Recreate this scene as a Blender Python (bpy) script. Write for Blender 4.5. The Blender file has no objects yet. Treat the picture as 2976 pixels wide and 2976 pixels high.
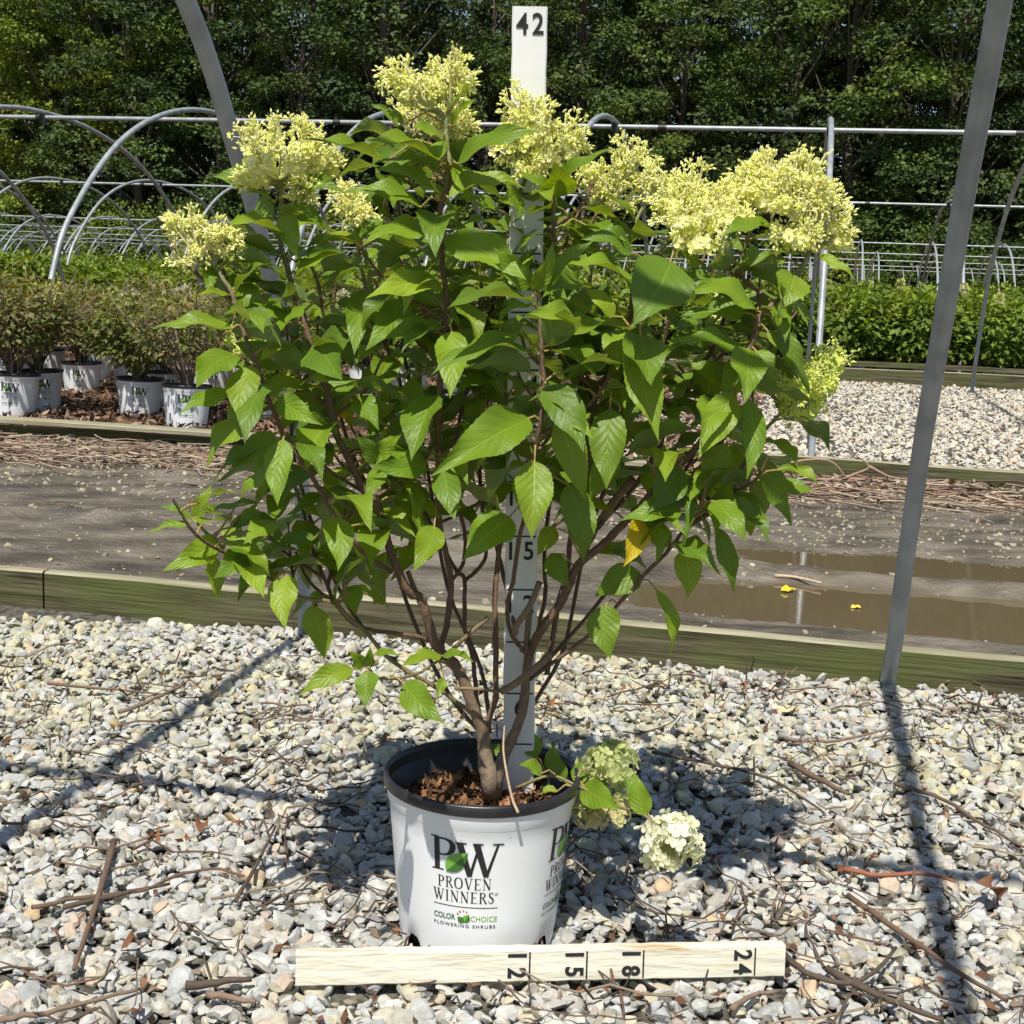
import bpy, math, random
import numpy as np
from math import sin, cos, pi, radians, atan2, sqrt
from mathutils import Matrix, Vector
RS = np.random.RandomState
random.seed(7)
SC = bpy.context.scene
COL = SC.collection
# ------------------------------------------------------------------ camera
FPX, CPX, CAMH = 4005., 1488., 0.918
PITCH, ROLL = radians(9.52), radians(2.2)
_f = np.array([0, cos(PITCH), -sin(PITCH)]); _r = np.array([1., 0, 0]); _u = np.cross(_r, _f)
CR = _r*cos(ROLL)+_u*sin(ROLL); CU = -_r*sin(ROLL)+_u*cos(ROLL); CF = _f
cam = bpy.data.objects.new('camera', bpy.data.cameras.new('camera')); COL.objects.link(cam)
cam.data.sensor_width = 36; cam.data.lens = 36*FPX/2976; cam.data.clip_end = 2000; cam.data.clip_start = .05
M = Matrix(((CR[0], CU[0], -CF[0], 0), (CR[1], CU[1], -CF[1], 0), (CR[2], CU[2], -CF[2], CAMH), (0, 0, 0, 1)))
cam.matrix_world = M
SC.camera = cam
# ------------------------------------------------------------------ light
YAW = radians(11.3)
SUN_EL, SUN_AZ = radians(59), radians(180+11.3)       # azimuth measured from +Y clockwise
w = bpy.data.worlds.new('World'); SC.world = w; w.use_nodes = True
nt = w.node_tree; bg = nt.nodes['Background']
sky = nt.nodes.new('ShaderNodeTexSky'); sky.sky_type = 'NISHITA'; sky.sun_disc = False
sky.sun_elevation = SUN_EL; sky.sun_rotation = SUN_AZ; sky.air_density = 1.0; sky.dust_density = .6
nt.links.new(sky.outputs[0], bg.inputs[0]); bg.inputs[1].default_value = .085
sd = np.array([sin(SUN_AZ)*cos(SUN_EL), cos(SUN_AZ)*cos(SUN_EL), sin(SUN_EL)])
sl = bpy.data.lights.new('sun', 'SUN'); sl.energy = 4.8; sl.angle = radians(.5); sl.color = (1, .955, .87)
so = bpy.data.objects.new('sun', sl); COL.objects.link(so)
so.rotation_euler = Vector(sd).to_track_quat('Z', 'Y').to_euler()
SC.view_settings.view_transform = 'Standard'; SC.view_settings.look = 'None'
SC.view_settings.exposure = 0.2; SC.view_settings.gamma = 1
# ------------------------------------------------------------------ helpers
def ray(x, y): return CF+CR*(x-CPX)/FPX-CU*(y-CPX)/FPX
def at(x, y, Y):                       # where the line of sight of a photo point meets distance Y
    d = ray(x, y); return np.array([0, 0, CAMH])+d*(Y/d[1])
def gnd(x, y, z=0.):
    d = ray(x, y); return np.array([0, 0, CAMH])+d*((z-CAMH)/d[2])
UU = np.array([cos(YAW), -sin(YAW), 0]); VV = np.array([sin(YAW), cos(YAW), 0]); ZZ = np.array([0, 0, 1.])
def uv(u, v, z=0.): return UU*u+VV*v+ZZ*z
def nrm(a): a = np.array(a, float); return a/(np.linalg.norm(a)+1e-12)

class MB:
    """collects faces of any size, one mesh out"""
    def __init__(s): s.V = []; s.F = {}; s.n = 0; s.A = []; s.C = []
    def add(s, V, Fs, luv=None, col=None):
        V = np.asarray(V, float).reshape(-1, 3)
        if not isinstance(Fs, list) or np.ndim(Fs[0][0]) == 0: Fs = [Fs]     # one block of faces, or a list of blocks
        for F in Fs:
            F = np.asarray(F, int)
            if len(F): s.F.setdefault(F.shape[1], []).append(F+s.n)
        s.V.append(V); k = len(V)
        s.A.append(np.zeros((k, 3)) if luv is None else np.asarray(luv, float).reshape(-1, 3))
        s.C.append(np.ones((k, 3))*.5 if col is None else (np.ones((k, 3))*np.asarray(col, float)))
        s.n += k
    def box(s, c, ax, ay, az, col=None):   # centre and half-axis vectors
        c = np.asarray(c, float); V = []
        for i in (-1, 1):
            for j in (-1, 1):
                for k in (-1, 1): V.append(c+i*np.asarray(ax)+j*np.asarray(ay)+k*np.asarray(az))
        s.add(V, [[0, 1, 3, 2], [4, 6, 7, 5], [0, 4, 5, 1], [2, 3, 7, 6], [0, 2, 6, 4], [1, 5, 7, 3]], col=col)
    def tube(s, P, R, n=8, col=None, cap=True):
        P = np.asarray(P, float); k = len(P); R = np.ones(k)*np.asarray(R, float)
        T = np.gradient(P, axis=0); T /= np.linalg.norm(T, axis=1)[:, None]+1e-12
        a = np.array([0, 0, 1.]) if abs(T[0][2]) < .9 else np.array([1., 0, 0])
        N = nrm(np.cross(T[0], a)); V = []
        for i in range(k):
            N = nrm(N-T[i]*np.dot(N, T[i])); B = np.cross(T[i], N)
            for j in range(n):
                t = 2*pi*j/n; V.append(P[i]+R[i]*(cos(t)*N+sin(t)*B))
        F = [[i*n+j, i*n+(j+1) % n, (i+1)*n+(j+1) % n, (i+1)*n+j] for i in range(k-1) for j in range(n)]
        L = np.repeat(np.linspace(0, 1, k), n)
        Fs = [F]
        if cap: Fs += [[list(range(n))[::-1]], [[(k-1)*n+j for j in range(n)]]]
        s.add(V, Fs, np.stack([L, L*0, L*0], 1), col)
    def build(s, name, mat, parent=None, smooth=False, loc=None):
        me = bpy.data.meshes.new(name)
        V = np.concatenate(s.V)
        if loc is not None: V = V-np.asarray(loc)
        me.vertices.add(len(V)); me.vertices.foreach_set('co', V.ravel())
        tot = []; idx = []
        for k, L in s.F.items():
            F = np.concatenate(L); tot.append(np.full(len(F), k)); idx.append(F.ravel())
        tot = np.concatenate(tot); idx = np.concatenate(idx)
        me.loops.add(len(idx)); me.loops.foreach_set('vertex_index', idx)
        me.polygons.add(len(tot)); me.polygons.foreach_set('loop_start', np.concatenate([[0], np.cumsum(tot)[:-1]]))
        me.polygons.foreach_set('loop_total', tot)
        me.polygons.foreach_set('use_smooth', np.full(len(tot), smooth))
        a = me.attributes.new('luv', 'FLOAT_VECTOR', 'POINT'); a.data.foreach_set('vector', np.concatenate(s.A).ravel())
        C = np.concatenate(s.C); a = me.attributes.new('vc', 'FLOAT_VECTOR', 'POINT'); a.data.foreach_set('vector', C.ravel())
        me.update(calc_edges=True); me.validate()
        if mat: me.materials.append(mat)
        o = bpy.data.objects.new(name, me); COL.objects.link(o)
        if loc is not None: o.location = loc
        if parent: o.parent = parent
        return o
def tag(o, label=None, cat=None, group=None, kind=None):
    if label: o['label'] = label
    if cat: o['category'] = cat
    if group: o['group'] = group
    if kind: o['kind'] = kind
    return o
def empty(name, loc, label, cat, group=None):
    o = bpy.data.objects.new(name, None); COL.objects.link(o); o.location = loc; o.empty_display_size = .1
    return tag(o, label, cat, group)
def copy_tree(o, parent=None):
    c = o.copy(); COL.objects.link(c)
    if parent: c.parent = parent
    for ch in list(o.children): copy_tree(ch, c)
    return c
def smoothline(P, m=6):
    P = np.asarray(P, float); k = len(P); out = []
    Q = np.vstack([2*P[0]-P[1], P, 2*P[-1]-P[-2]])
    for i in range(k-1):
        p0, p1, p2, p3 = Q[i:i+4]
        for t in np.arange(m)/m:
            out.append(.5*((2*p1)+(-p0+p2)*t+(2*p0-5*p1+4*p2-p3)*t*t+(-p0+3*p1-3*p2+p3)*t**3))
    out.append(P[-1]); return np.array(out)
# ------------------------------------------------------------------ materials
class NM:
    def __init__(s, name, rough=.6, spec=.4):
        s.m = bpy.data.materials.new(name); s.m.use_nodes = True; s.t = s.m.node_tree
        s.b = s.t.nodes['Principled BSDF']; s.b.inputs['Roughness'].default_value = rough
        s.b.inputs['Specular IOR Level'].default_value = spec
        s.tc = s.t.nodes.new('ShaderNodeTexCoord').outputs['Object']
    def n(s, typ, **k):
        nd = s.t.nodes.new('ShaderNode'+typ)
        for a, v in k.items():
            if a[0] == 'i' and a[1:].isdigit():
                if hasattr(v, 'links'): s.t.links.new(v, nd.inputs[int(a[1:])])
                else: nd.inputs[int(a[1:])].default_value = v
            else: setattr(nd, a, v)
        return nd
    def noise(s, scale, detail=4, vec=None, rough=.55):
        nd = s.n('TexNoise'); nd.inputs['Scale'].default_value = scale; nd.inputs['Detail'].default_value = detail
        nd.inputs['Roughness'].default_value = rough
        s.t.links.new(vec if vec is not None else s.tc, nd.inputs['Vector']); return nd.outputs['Fac']
    def mapped(s, sc, rot=(0, 0, 0)):
        nd = s.n('Mapping'); nd.inputs['Scale'].default_value = sc; nd.inputs['Rotation'].default_value = rot
        s.t.links.new(s.tc, nd.inputs['Vector']); return nd.outputs[0]
    def ramp(s, fac, stops):
        nd = s.n('ValToRGB'); e = nd.color_ramp.elements
        while len(e) < len(stops): e.new(.5)
        for i, (p, c) in enumerate(stops): e[i].position = p; e[i].color = (*c, 1)
        s.t.links.new(fac, nd.inputs[0]); return nd.outputs[0]
    def math(s, op, a, b=0., c=0.):
        nd = s.n('Math', operation=op, i0=a, i1=b)
        if op in ('PINGPONG', 'MULTIPLY_ADD', 'SMOOTH_MIN'): 
            if hasattr(c, 'links'): s.t.links.new(c, nd.inputs[2])
            else: nd.inputs[2].default_value = c
        return nd.outputs[0]
    def mix(s, f, a, b, typ='MIX'):
        nd = s.n('Mix', data_type='RGBA', blend_type=typ)
        for i, v in ((0, f), (6, a), (7, b)):
            if hasattr(v, 'links'): s.t.links.new(v, nd.inputs[i])
            else: nd.inputs[i].default_value = v if i == 0 else (*v, 1)
        return nd.outputs[2]
    def attr(s, name): return s.n('Attribute', attribute_name=name)
    def color(s, c):
        if hasattr(c, 'links'): s.t.links.new(c, s.b.inputs['Base Color'])
        else: s.b.inputs['Base Color'].default_value = (*c, 1)
    def bump(s, h, strength=.3, dist=.01):
        nd = s.n('Bump'); nd.inputs['Strength'].default_value = strength; nd.inputs['Distance'].default_value = dist
        s.t.links.new(h, nd.inputs['Height']); s.t.links.new(nd.outputs[0], s.b.inputs['Normal']); return nd.outputs[0]
    def rough(s, r): s.t.links.new(r, s.b.inputs['Roughness'])
def noisy(name, stops, scale=8, rough=.7, bs=40, bst=.3, bd=.005, spec=.35, sc=(1, 1, 1), detail=6):
    m = NM(name, rough, spec); v = m.mapped(sc)
    m.color(m.ramp(m.noise(scale, detail, v), stops)); m.bump(m.noise(bs, 5, v), bst, bd); return m.m
def vcmat(name, rough=.8, spec=.3, bs=60, bst=.4, bd=.003, amt=.35):
    m = NM(name, rough, spec); a = m.attr('vc').outputs['Color']
    g = m.ramp(m.noise(bs, 5), [(.3, (.6, .6, .6)), (.75, (1.25, 1.25, 1.25))])
    m.color(m.mix(amt, a, m.mix(1., a, g, 'MULTIPLY'))); m.bump(m.noise(bs*1.7, 4), bst, bd); return m.m
def leafmat(name, trans=.30, tcol=(2.0, 1.75, .30), veins=True, rough=.42, spec=.4, hue=None):
    m = NM(name, rough, spec); a = m.attr('vc').outputs['Color']
    t = m.t
    if veins:
        sep = m.n('SeparateXYZ'); t.links.new(m.attr('luv').outputs['Vector'], sep.inputs[0])
        x, y = sep.outputs[0], m.math('ABSOLUTE', sep.outputs[1])
        mid = m.n('MapRange', interpolation_type='SMOOTHSTEP'); t.links.new(y, mid.inputs[0])
        mid.inputs[1].default_value = .0; mid.inputs[2].default_value = .085; mid.inputs[3].default_value = 1; mid.inputs[4].default_value = 0
        ph = m.math('SUBTRACT', m.math('MULTIPLY', x, 8.), m.math('MULTIPLY', m.math('POWER', y, .8), 2.3))
        pp = m.math('PINGPONG', ph, .5)
        lat = m.n('MapRange', interpolation_type='SMOOTHSTEP'); t.links.new(pp, lat.inputs[0])
        lat.inputs[1].default_value = 0; lat.inputs[2].default_value = .09; lat.inputs[3].default_value = 1; lat.inputs[4].default_value = 0
        vein = m.math('MAXIMUM', mid.outputs[0], m.math('MULTIPLY', lat.outputs[0], .35))
        n1 = m.noise(55, 3)
        blot = m.mix(m.math('MULTIPLY', n1, .5), a, m.mix(1., a, (.78, .9, .7), 'MULTIPLY'))
        light = m.mix(1., a, (1.7, 1.45, 1.5), 'MULTIPLY')
        base = m.mix(m.math('MULTIPLY', vein, .5), blot, light)
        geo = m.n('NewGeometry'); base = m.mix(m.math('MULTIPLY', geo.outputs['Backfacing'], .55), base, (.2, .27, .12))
        m.color(base)
        puff = m.math('SUBTRACT', m.math('MULTIPLY', pp, 1.3), m.math('MULTIPLY', mid.outputs[0], .9))
        bn = m.bump(m.math('ADD', puff, m.math('MULTIPLY', m.noise(300, 4), 1.1)), .38, .0018)
    else:
        m.color(a); base = a; bn = None
    tr = m.n('BsdfTranslucent'); tc = m.mix(1., base, tcol, 'MULTIPLY'); t.links.new(tc, tr.inputs[0])
    if bn is not None: t.links.new(bn, tr.inputs[1])
    mx = m.n('MixShader'); mx.inputs[0].default_value = trans
    t.links.new(m.b.outputs[0], mx.inputs[1]); t.links.new(tr.outputs[0], mx.inputs[2])
    t.links.new(mx.outputs[0], t.nodes['Material Output'].inputs[0]); return m.m
def plain(name, c, rough=.5, spec=.4, metal=0):
    m = NM(name, rough, spec); m.color(c); m.b.inputs['Metallic'].default_value = metal; return m.m

M_leaf = leafmat('hydrangea_leaf')
M_far = leafmat('far_foliage', .3, (1.6, 1.6, .4), veins=False, rough=.55, spec=.3)
M_tree = leafmat('tree_foliage', .25, (1.4, 1.5, .5), veins=False, rough=.6, spec=.25)
M_bud = leafmat('flower_bud', .3, (1.25, 1.25, .8), veins=False, rough=.6, spec=.2)
M_petal = leafmat('petal', .4, (1.1, 1.1, .95), veins=False, rough=.6, spec=.2)
M_stone = vcmat('gravel_stone', .85, .3, 70, .5, .003, .6)
M_litter = vcmat('dry_litter', .8, .25, 90, .4, .002, .5)
M_stem = vcmat('stem_bark', .75, .3, 160, .6, .002, .7)
M_metal = None
def metal():
    m = NM('galvanised_steel', .42, .5); m.color(m.ramp(m.noise(14, 5, m.mapped((1, 1, .6))), [(.35, (.27, .29, .30)), (.65, (.42, .44, .445))]))
    m.b.inputs['Metallic'].default_value = .15; m.bump(m.noise(90, 4), .15, .002); return m.m
M_metal = metal()
M_dark = plain('black_band', (.02, .02, .022), .5)
def wood(name, stops, gs=(1.2, 16, 30), green=0.):
    m = NM(name, .85, .2); v = m.mapped(gs, (0, 0, 0))
    c = m.ramp(m.noise(3, 7, v, .65), stops)
    if green:
        g = m.ramp(m.noise(2.2, 5, m.mapped((1, 1, 3))), [(.42, (0, 0, 0)), (.62, (1, 1, 1))])
        c = m.mix(m.math('MULTIPLY', g, green), c, (.10, .12, .035))
    m.color(c); m.bump(m.noise(7, 6, v), .7, .006); return m.m
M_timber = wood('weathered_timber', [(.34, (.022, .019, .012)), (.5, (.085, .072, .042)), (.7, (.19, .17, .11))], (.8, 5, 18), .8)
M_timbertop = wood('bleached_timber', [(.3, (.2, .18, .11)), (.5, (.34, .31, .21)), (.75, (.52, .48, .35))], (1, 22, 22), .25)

# ------------------------------------------------------------------ ground (structure)
def grid(u0, u1, v0, v1, nu, nv, h):
    us = np.linspace(u0, u1, nu); vs = np.linspace(v0, v1, nv); U2, V2 = np.meshgrid(us, vs)
    Z = h(U2, V2) if callable(h) else np.full(U2.shape, float(h))
    P = U2[..., None]*UU+V2[..., None]*VV+Z[..., None]*ZZ
    I = np.arange(nu*nv).reshape(nv, nu)
    F = np.stack([I[:-1, :-1], I[:-1, 1:], I[1:, 1:], I[1:, :-1]], -1).reshape(-1, 4)
    return P.reshape(-1, 3), F
def sheet(name, mat, *a):
    m = MB(); m.add(*grid(*a)); return tag(m.build(name, mat, smooth=True), kind='structure')
def vnoise(x, y, s, seed=0):
    r = RS(seed); out = 0
    for k in range(7):
        a = r.uniform(0, pi*2); f = s*r.uniform(.6, 2.2); out = out+np.sin(x*f*cos(a)+y*f*sin(a)+r.uniform(0, 6.3))/7*1.6
    return out
M_soil = noisy('far_soil', [(.35, (.10, .085, .055)), (.65, (.20, .17, .12))], 2.5, .95, 30, .5, .02)
M_grit = noisy('gravel_bed', [(.4, (.05, .045, .035)), (.62, (.16, .15, .12))], 60, .95, 110, .8, .01)  # bed colour darkened to paint shade into the gaps between stones
M_mulchbed = noisy('mulch_bed', [(.35, (.04, .025, .015)), (.6, (.13, .075, .045)), (.75, (.22, .14, .09))], 30, .95, 60, .9, .02)
sheet('ground', M_soil, -600, 600, -400, 900, 3, 3, -.09)
sheet('gravel_bed', M_grit, -7, 7, -2.5, 3.32, 120, 100, lambda u, v: -.012+.006*vnoise(u, v, 9, 3))
def road_h(u, v):
    right = 1/(1+np.exp(-(u+.35)/.18)); left = 1/(1+np.exp((u+2.6)/.25))
    h = .034+.010*vnoise(u, v, 3, 1)+.0042*vnoise(u, v, 14, 2)+.0022*vnoise(u, v, 45, 5)+.0012*vnoise(u, v, 110, 8)
    h = h-.040*np.exp(-((v-4.06)/.30)**4)*right-.036*np.exp(-((v-4.74)/.18)**4)*right
    h = h-.022*np.exp(-((v-4.72)/.22)**4)*left-.008*np.exp(-((v-3.95)/.3)**2)
    h = h+.028*np.exp(-((v-4.42)/.075)**2)*(1-right*.75)*(1+.6*vnoise(u, v, 20, 4))+.012*np.exp(-((v-4.43)/.05)**2)*right
    return h+.020*np.clip((v-5.0)/.6, 0, 1)*(vnoise(u, v, 16, 12)*.55+.3)
def roadmat():
    m = NM('mud', .8, .5)
    a = m.noise(4.5, 7, m.mapped((.7, 1.6, 1))); c = m.ramp(a, [(.34, (.062, .050, .033)), (.5, (.135, .112, .078)), (.68, (.235, .205, .155))])
    g = m.ramp(m.noise(1.8, 5), [(.55, (0, 0, 0)), (.7, (1, 1, 1))])
    c = m.mix(m.math('MULTIPLY', g, .35), c, (.075, .075, .022))
    spk = m.ramp(m.noise(75, 3), [(.66, (0, 0, 0)), (.70, (1, 1, 1))]); c = m.mix(m.math('MULTIPLY', spk, .6), c, (.32, .27, .2))
    m.color(c); r = m.ramp(m.noise(3, 6), [(.38, (.22, .22, .22)), (.6, (.9, .9, .9))]); m.rough(r)
    m.bump(m.noise(38, 8), 1., .022); return m.m
sheet('mud_road', roadmat(), -8, 6, 3.375, 6.6, 1100, 420, road_h)
wm = NM('puddle_water', .03, .5); wm.color((.13, .098, .055)); wm.bump(wm.noise(26, 3), .05, .003)
sheet('puddle_water', wm.m, -8, 6, 3.39, 5.1, 3, 3, .0135)
sheet('far_gravel', M_grit, -1.0, 14, 6.98, 14.18, 60, 60, lambda u, v: .045+.008*vnoise(u, v, 6, 9))
sheet('mulch_ground', M_mulchbed, -16, -1.0, 6.48, 14.18, 130, 80, lambda u, v: .075+.02*vnoise(u, v, 5, 9))
sheet('planting_ground', M_mulchbed, -30, 30, 14.22, 26, 60, 20, lambda u, v: .06+.01*vnoise(u, v, 5, 9))

# ------------------------------------------------------------------ timber edgings
def timber(label, u0, u1, v, z0, z1, th=.038, cap=None, tilt=0., seams=()):
    root = empty('timber_edging', uv((u0+u1)/2, v), label, 'timber board', None)
    P0 = uv((u0+u1)/2, v)
    cuts = [u0]+list(seams)+[u1]
    for a, b in zip(cuts[:-1], cuts[1:]):
        m = MB(); n = max(2, int((b-a)/.25)); us = np.linspace(a+.002, b-.002, n)
        rj = RS(int(abs(a)*100)+3); V = []
        for i, u in enumerate(us):
            d = .004*sin(u*3.1+v)+.0015*rj.randn(); e = .0025*rj.randn()
            z1b = z1+tilt*(u-u0)+.006*sin(u*1.7+v*3)
            for (dv, z) in ((-th/2, z0), (-th/2, z1b-.006+e), (-th/2+.006, z1b+e*.5), (th/2-.005, z1b+e*.5), (th/2, z1b-.006), (th/2, z0)):
                V.append([u-(u0+u1)/2, dv+d, z])
        F = [[i*6+j, (i+1)*6+j, (i+1)*6+j+1, i*6+j+1] for i in range(n-1) for j in range(5)]
        m.add(V, [F, [[0, 1, 2, 3, 4, 5]], [[(n-1)*6+k for k in (5, 4, 3, 2, 1, 0)]]])
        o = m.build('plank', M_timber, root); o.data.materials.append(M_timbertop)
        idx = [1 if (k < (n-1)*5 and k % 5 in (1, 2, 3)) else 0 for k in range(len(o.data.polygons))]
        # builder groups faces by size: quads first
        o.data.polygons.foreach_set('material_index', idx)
    if cap:
        cu0, cu1, cv, cz, cw, ch = cap
        m = MB(); n = int((cu1-cu0)/.3); V = []
        for u in np.linspace(cu0, cu1, n):
            zz = cz+tilt*(u-u0)+.008*sin(u*1.3)
            for dv, dz in ((-cw/2, 0), (-cw/2, ch-.004), (-cw/2+.005, ch), (cw/2-.005, ch), (cw/2, ch-.004), (cw/2, 0)): V.append([u-(u0+u1)/2, cv-v+dv, zz+dz])
        F = [[i*6+j, (i+1)*6+j, (i+1)*6+(j+1) % 6, i*6+(j+1) % 6] for i in range(n-1) for j in range(6)]
        m.add(V, [F, [[0, 1, 2, 3, 4, 5]], [[(n-1)*6+k for k in (5, 4, 3, 2, 1, 0)]]])
        m.build('top_plank', M_timbertop if ch < .03 else M_timber, root)
    root.rotation_euler = (0, 0, -YAW)
    return root
timber('green stained weathered timber board edging the near gravel before the mud road', -7, 6, 3.345, -.08, .092, seams=(-1.95, 2.9))
timber('weathered timber edging with overhanging top plank in front of the potted brown shrubs', -9, -.62, 6.42, -.08, .085, cap=(-9, -.64, 6.40, .098, .12, .022), seams=(-5.1,))
timber('dark low timber board along the far edge of the mud road, right half', -.58, 9, 6.93, -.08, .112, seams=(1.62,))
timber('grey plank lying in front of the dark low timber board at the road edge', .35, 5.2, 6.76, -.06, .042)
timber('tall pale timber board edging the distant gravel below the green hedge', -6, 9, 14.2, -.05, .19, th=.045, cap=(-6, 9, 14.26, .205, .13, .045), seams=(1.3,))

# ------------------------------------------------------------------ hoop house frames
PROF = [(0, 0), (.26, .05), (.52, .13), (.8, .24), (1.08, .37), (1.3, .56), (1.52, .80), (1.7, 1.05), (1.84, 1.32), (1.95, 1.62), (2.03, 1.95), (2.075, 2.3), (2.085, 2.62)]
def hoop_pts(front=None, half=2.62, scale_far=1.15):
    a = [(f if front is None else front(z, f), z) for z, f in PROF]
    b = [(half+(half-f)*scale_far, z) for z, f in PROF[:-1]][::-1]
    return a+b
HM = {}
def hoop_mesh(key, pts, rad, seg=10):
    if key not in HM:
        P = smoothline([(0, v, z) for v, z in pts], 4); m = MB(); m.tube(P, rad, seg)
        o = m.build('hoop', M_metal, smooth=True); HM[key] = o.data; bpy.data.objects.remove(o)
    return HM[key]
def frame(label, us, vbase, ridge_v, rad=.0185, key='std', base_z=0., custom={}, seg=10, pur=(-60, 60), group='hoop house frames', couple=True):
    root = empty('hoop_house_frame', uv(np.mean(us), vbase, base_z), label, 'hoop frame', group); root.rotation_euler = (0, 0, -YAW)
    u0 = np.mean(us); half = ridge_v-vbase
    for u in us:
        if round(u, 2) in custom: pts = custom[round(u, 2)]; k = key+str(round(u, 2))
        else: pts = [(f*half/2.62, z) for f, z in hoop_pts()]; k = key
        o = bpy.data.objects.new('hoop', hoop_mesh(k, pts, rad, seg)); COL.objects.link(o); o.parent = root; o.location = (u-u0, 0, 0)
        b = MB(); b.box((0, 0, 0), (.022, 0, 0), (0, .024, 0), (0, 0, .03)); 
        if couple:
            if 'clamp' not in HM: bo = b.build('hoop_clamp', M_dark); HM['clamp'] = bo.data; bpy.data.objects.remove(bo)
            c = bpy.data.objects.new('hoop_clamp', HM['clamp']); COL.objects.link(c); c.parent = root; c.location = (u-u0+.01, half, 2.035)
    m = MB(); m.tube([(a-u0, half, 2.045) for a in np.linspace(pur[0], pur[1], 12)], .0165 if rad < .03 else .02, 8)
    m.build('ridge_pipe', M_metal, root, smooth=True)
    if couple:
        a = int((pur[0])//2.3)
        for k in range(int((pur[1]-pur[0])/2.45)):
            m = MB(); x = pur[0]+.7+k*2.45; m.tube([(x-u0-.03, half, 2.045), (x-u0+.03, half, 2.045)], .0195, 8); m.build('pipe_sleeve', M_dark, root)
    return root
Rp = [(0, 0), (.10, .13), (.16, .26), (.34, .60), (.56, .88), (.72, 1.09), (.86, 1.24), (1.0, 1.39), (1.35, 1.72), (1.75, 1.95), (2.33, 2.07)]
Lp = [(0, 0), (.02, .2), (.05, .42), (.15, .68), (.25, .88), (.39, 1.08), (.48, 1.18), (.58, 1.3), (.71, 1.42), (1.0, 1.63), (1.5, 1.88), (2.33, 2.07)]
def full(near): # camera-side hoops run from v=3.3 back over the camera
    f = [(-(v), z) for v, z in near]; b = [(-(4.66-v), z) for v, z in near[:-1]][::-1]; return f+b
r0 = empty('hoop_house_frame', uv(0, 3.302), 'grey galvanised pipe hoops arching overhead across the near gravel', 'hoop frame', 'hoop house frames')
r0.rotation_euler = (0, 0, -YAW)
for u, P, dv in ((-2.7, Lp, -.05), (-1.19, Lp, -.01), (.27, Rp, 0.), (1.75, Rp, 0.)):
    m = MB(); m.tube(smoothline([(0, v, z) for v, z in full(P)], 5), .0192, 14)
    o = m.build('hoop', M_metal, r0, smooth=True); o.location = (u, dv, 0)
m = MB(); m.tube([(a, -2.36, 2.085) for a in (-6, 0, 6)], .0175, 10); m.build('ridge_pipe', M_metal, r0, smooth=True)
frame('row of bare pipe hoops standing just beyond the mud road', [-8.95, -7.44, -5.93, -4.42, -2.91, -1.40, .12, 1.63, 3.15, 4.66], 7.42, 10.22, pur=(-14, 8))
frame('second row of bare pipe hoops, over the hedge of green potted shrubs', [-12.4+1.5*i+.62 for i in range(14)], 15.35, 18.2, pur=(-22, 14), seg=8)
for i, (lab, rv, n0) in enumerate((('third row of bare pipe hoops, beyond the green hedges', 32, 22), ('fourth row of bare pipe hoops, beyond the green hedges', 40, 26), ('fifth row of bare pipe hoops, beyond the green hedges', 48, 30), ('sixth row of bare pipe hoops, beyond the green hedges', 57, 34), ('farthest row of bare pipe hoops, just before the wood', 66, 36))):
    cu = -rv*.195-.3; hw = rv*.46
    frame(lab, list(np.arange(cu-hw, cu+hw, 1.5 if rv < 45 else 2.0)), rv-2.8, rv, rad=.024 if rv < 45 else .028, key='far', seg=6, pur=(cu-hw-3, cu+hw+3), couple=False)

# ------------------------------------------------------------------ gravel, litter (stuff)
def ico():
    t = (1+5**.5)/2
    V = np.array([(-1, t, 0), (1, t, 0), (-1, -t, 0), (1, -t, 0), (0, -1, t), (0, 1, t), (0, -1, -t), (0, 1, -t), (t, 0, -1), (t, 0, 1), (-t, 0, -1), (-t, 0, 1)], float)
    F = [(0, 11, 5), (0, 5, 1), (0, 1, 7), (0, 7, 10), (0, 10, 11), (1, 5, 9), (5, 11, 4), (11, 10, 2), (10, 7, 6), (7, 1, 8), (3, 9, 4), (3, 4, 2), (3, 2, 6), (3, 6, 8), (3, 8, 9), (4, 9, 5), (2, 4, 11), (6, 2, 10), (8, 6, 7), (9, 8, 1)]
    return V/np.linalg.norm(V[0]), F
def subdiv(V, F):
    V = list(map(tuple, V)); mid = {}; G = []
    def g(a, b):
        k = (min(a, b), max(a, b))
        if k not in mid: p = nrm((np.array(V[a])+np.array(V[b]))/2); V.append(tuple(p)); mid[k] = len(V)-1
        return mid[k]
    for a, b, c in F:
        x, y, z = g(a, b), g(b, c), g(c, a); G += [(a, x, z), (b, y, x), (c, z, y), (x, y, z)]
    return np.array(V), G
I0 = ico(); I1 = subdiv(*I0)
def rock(r, base, planes=8):
    V, F = base; N = r.randn(planes, 3); N /= np.linalg.norm(N, axis=1)[:, None]
    d = r.uniform(.42, .9, planes); q = V@N.T; q = np.where(q > .05, d/np.maximum(q, .05), 9)
    rr = np.minimum(q.min(1), 1.05); return V*rr[:, None]*np.array([1, r.uniform(.6, 1), r.uniform(.34, .66)])
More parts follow.
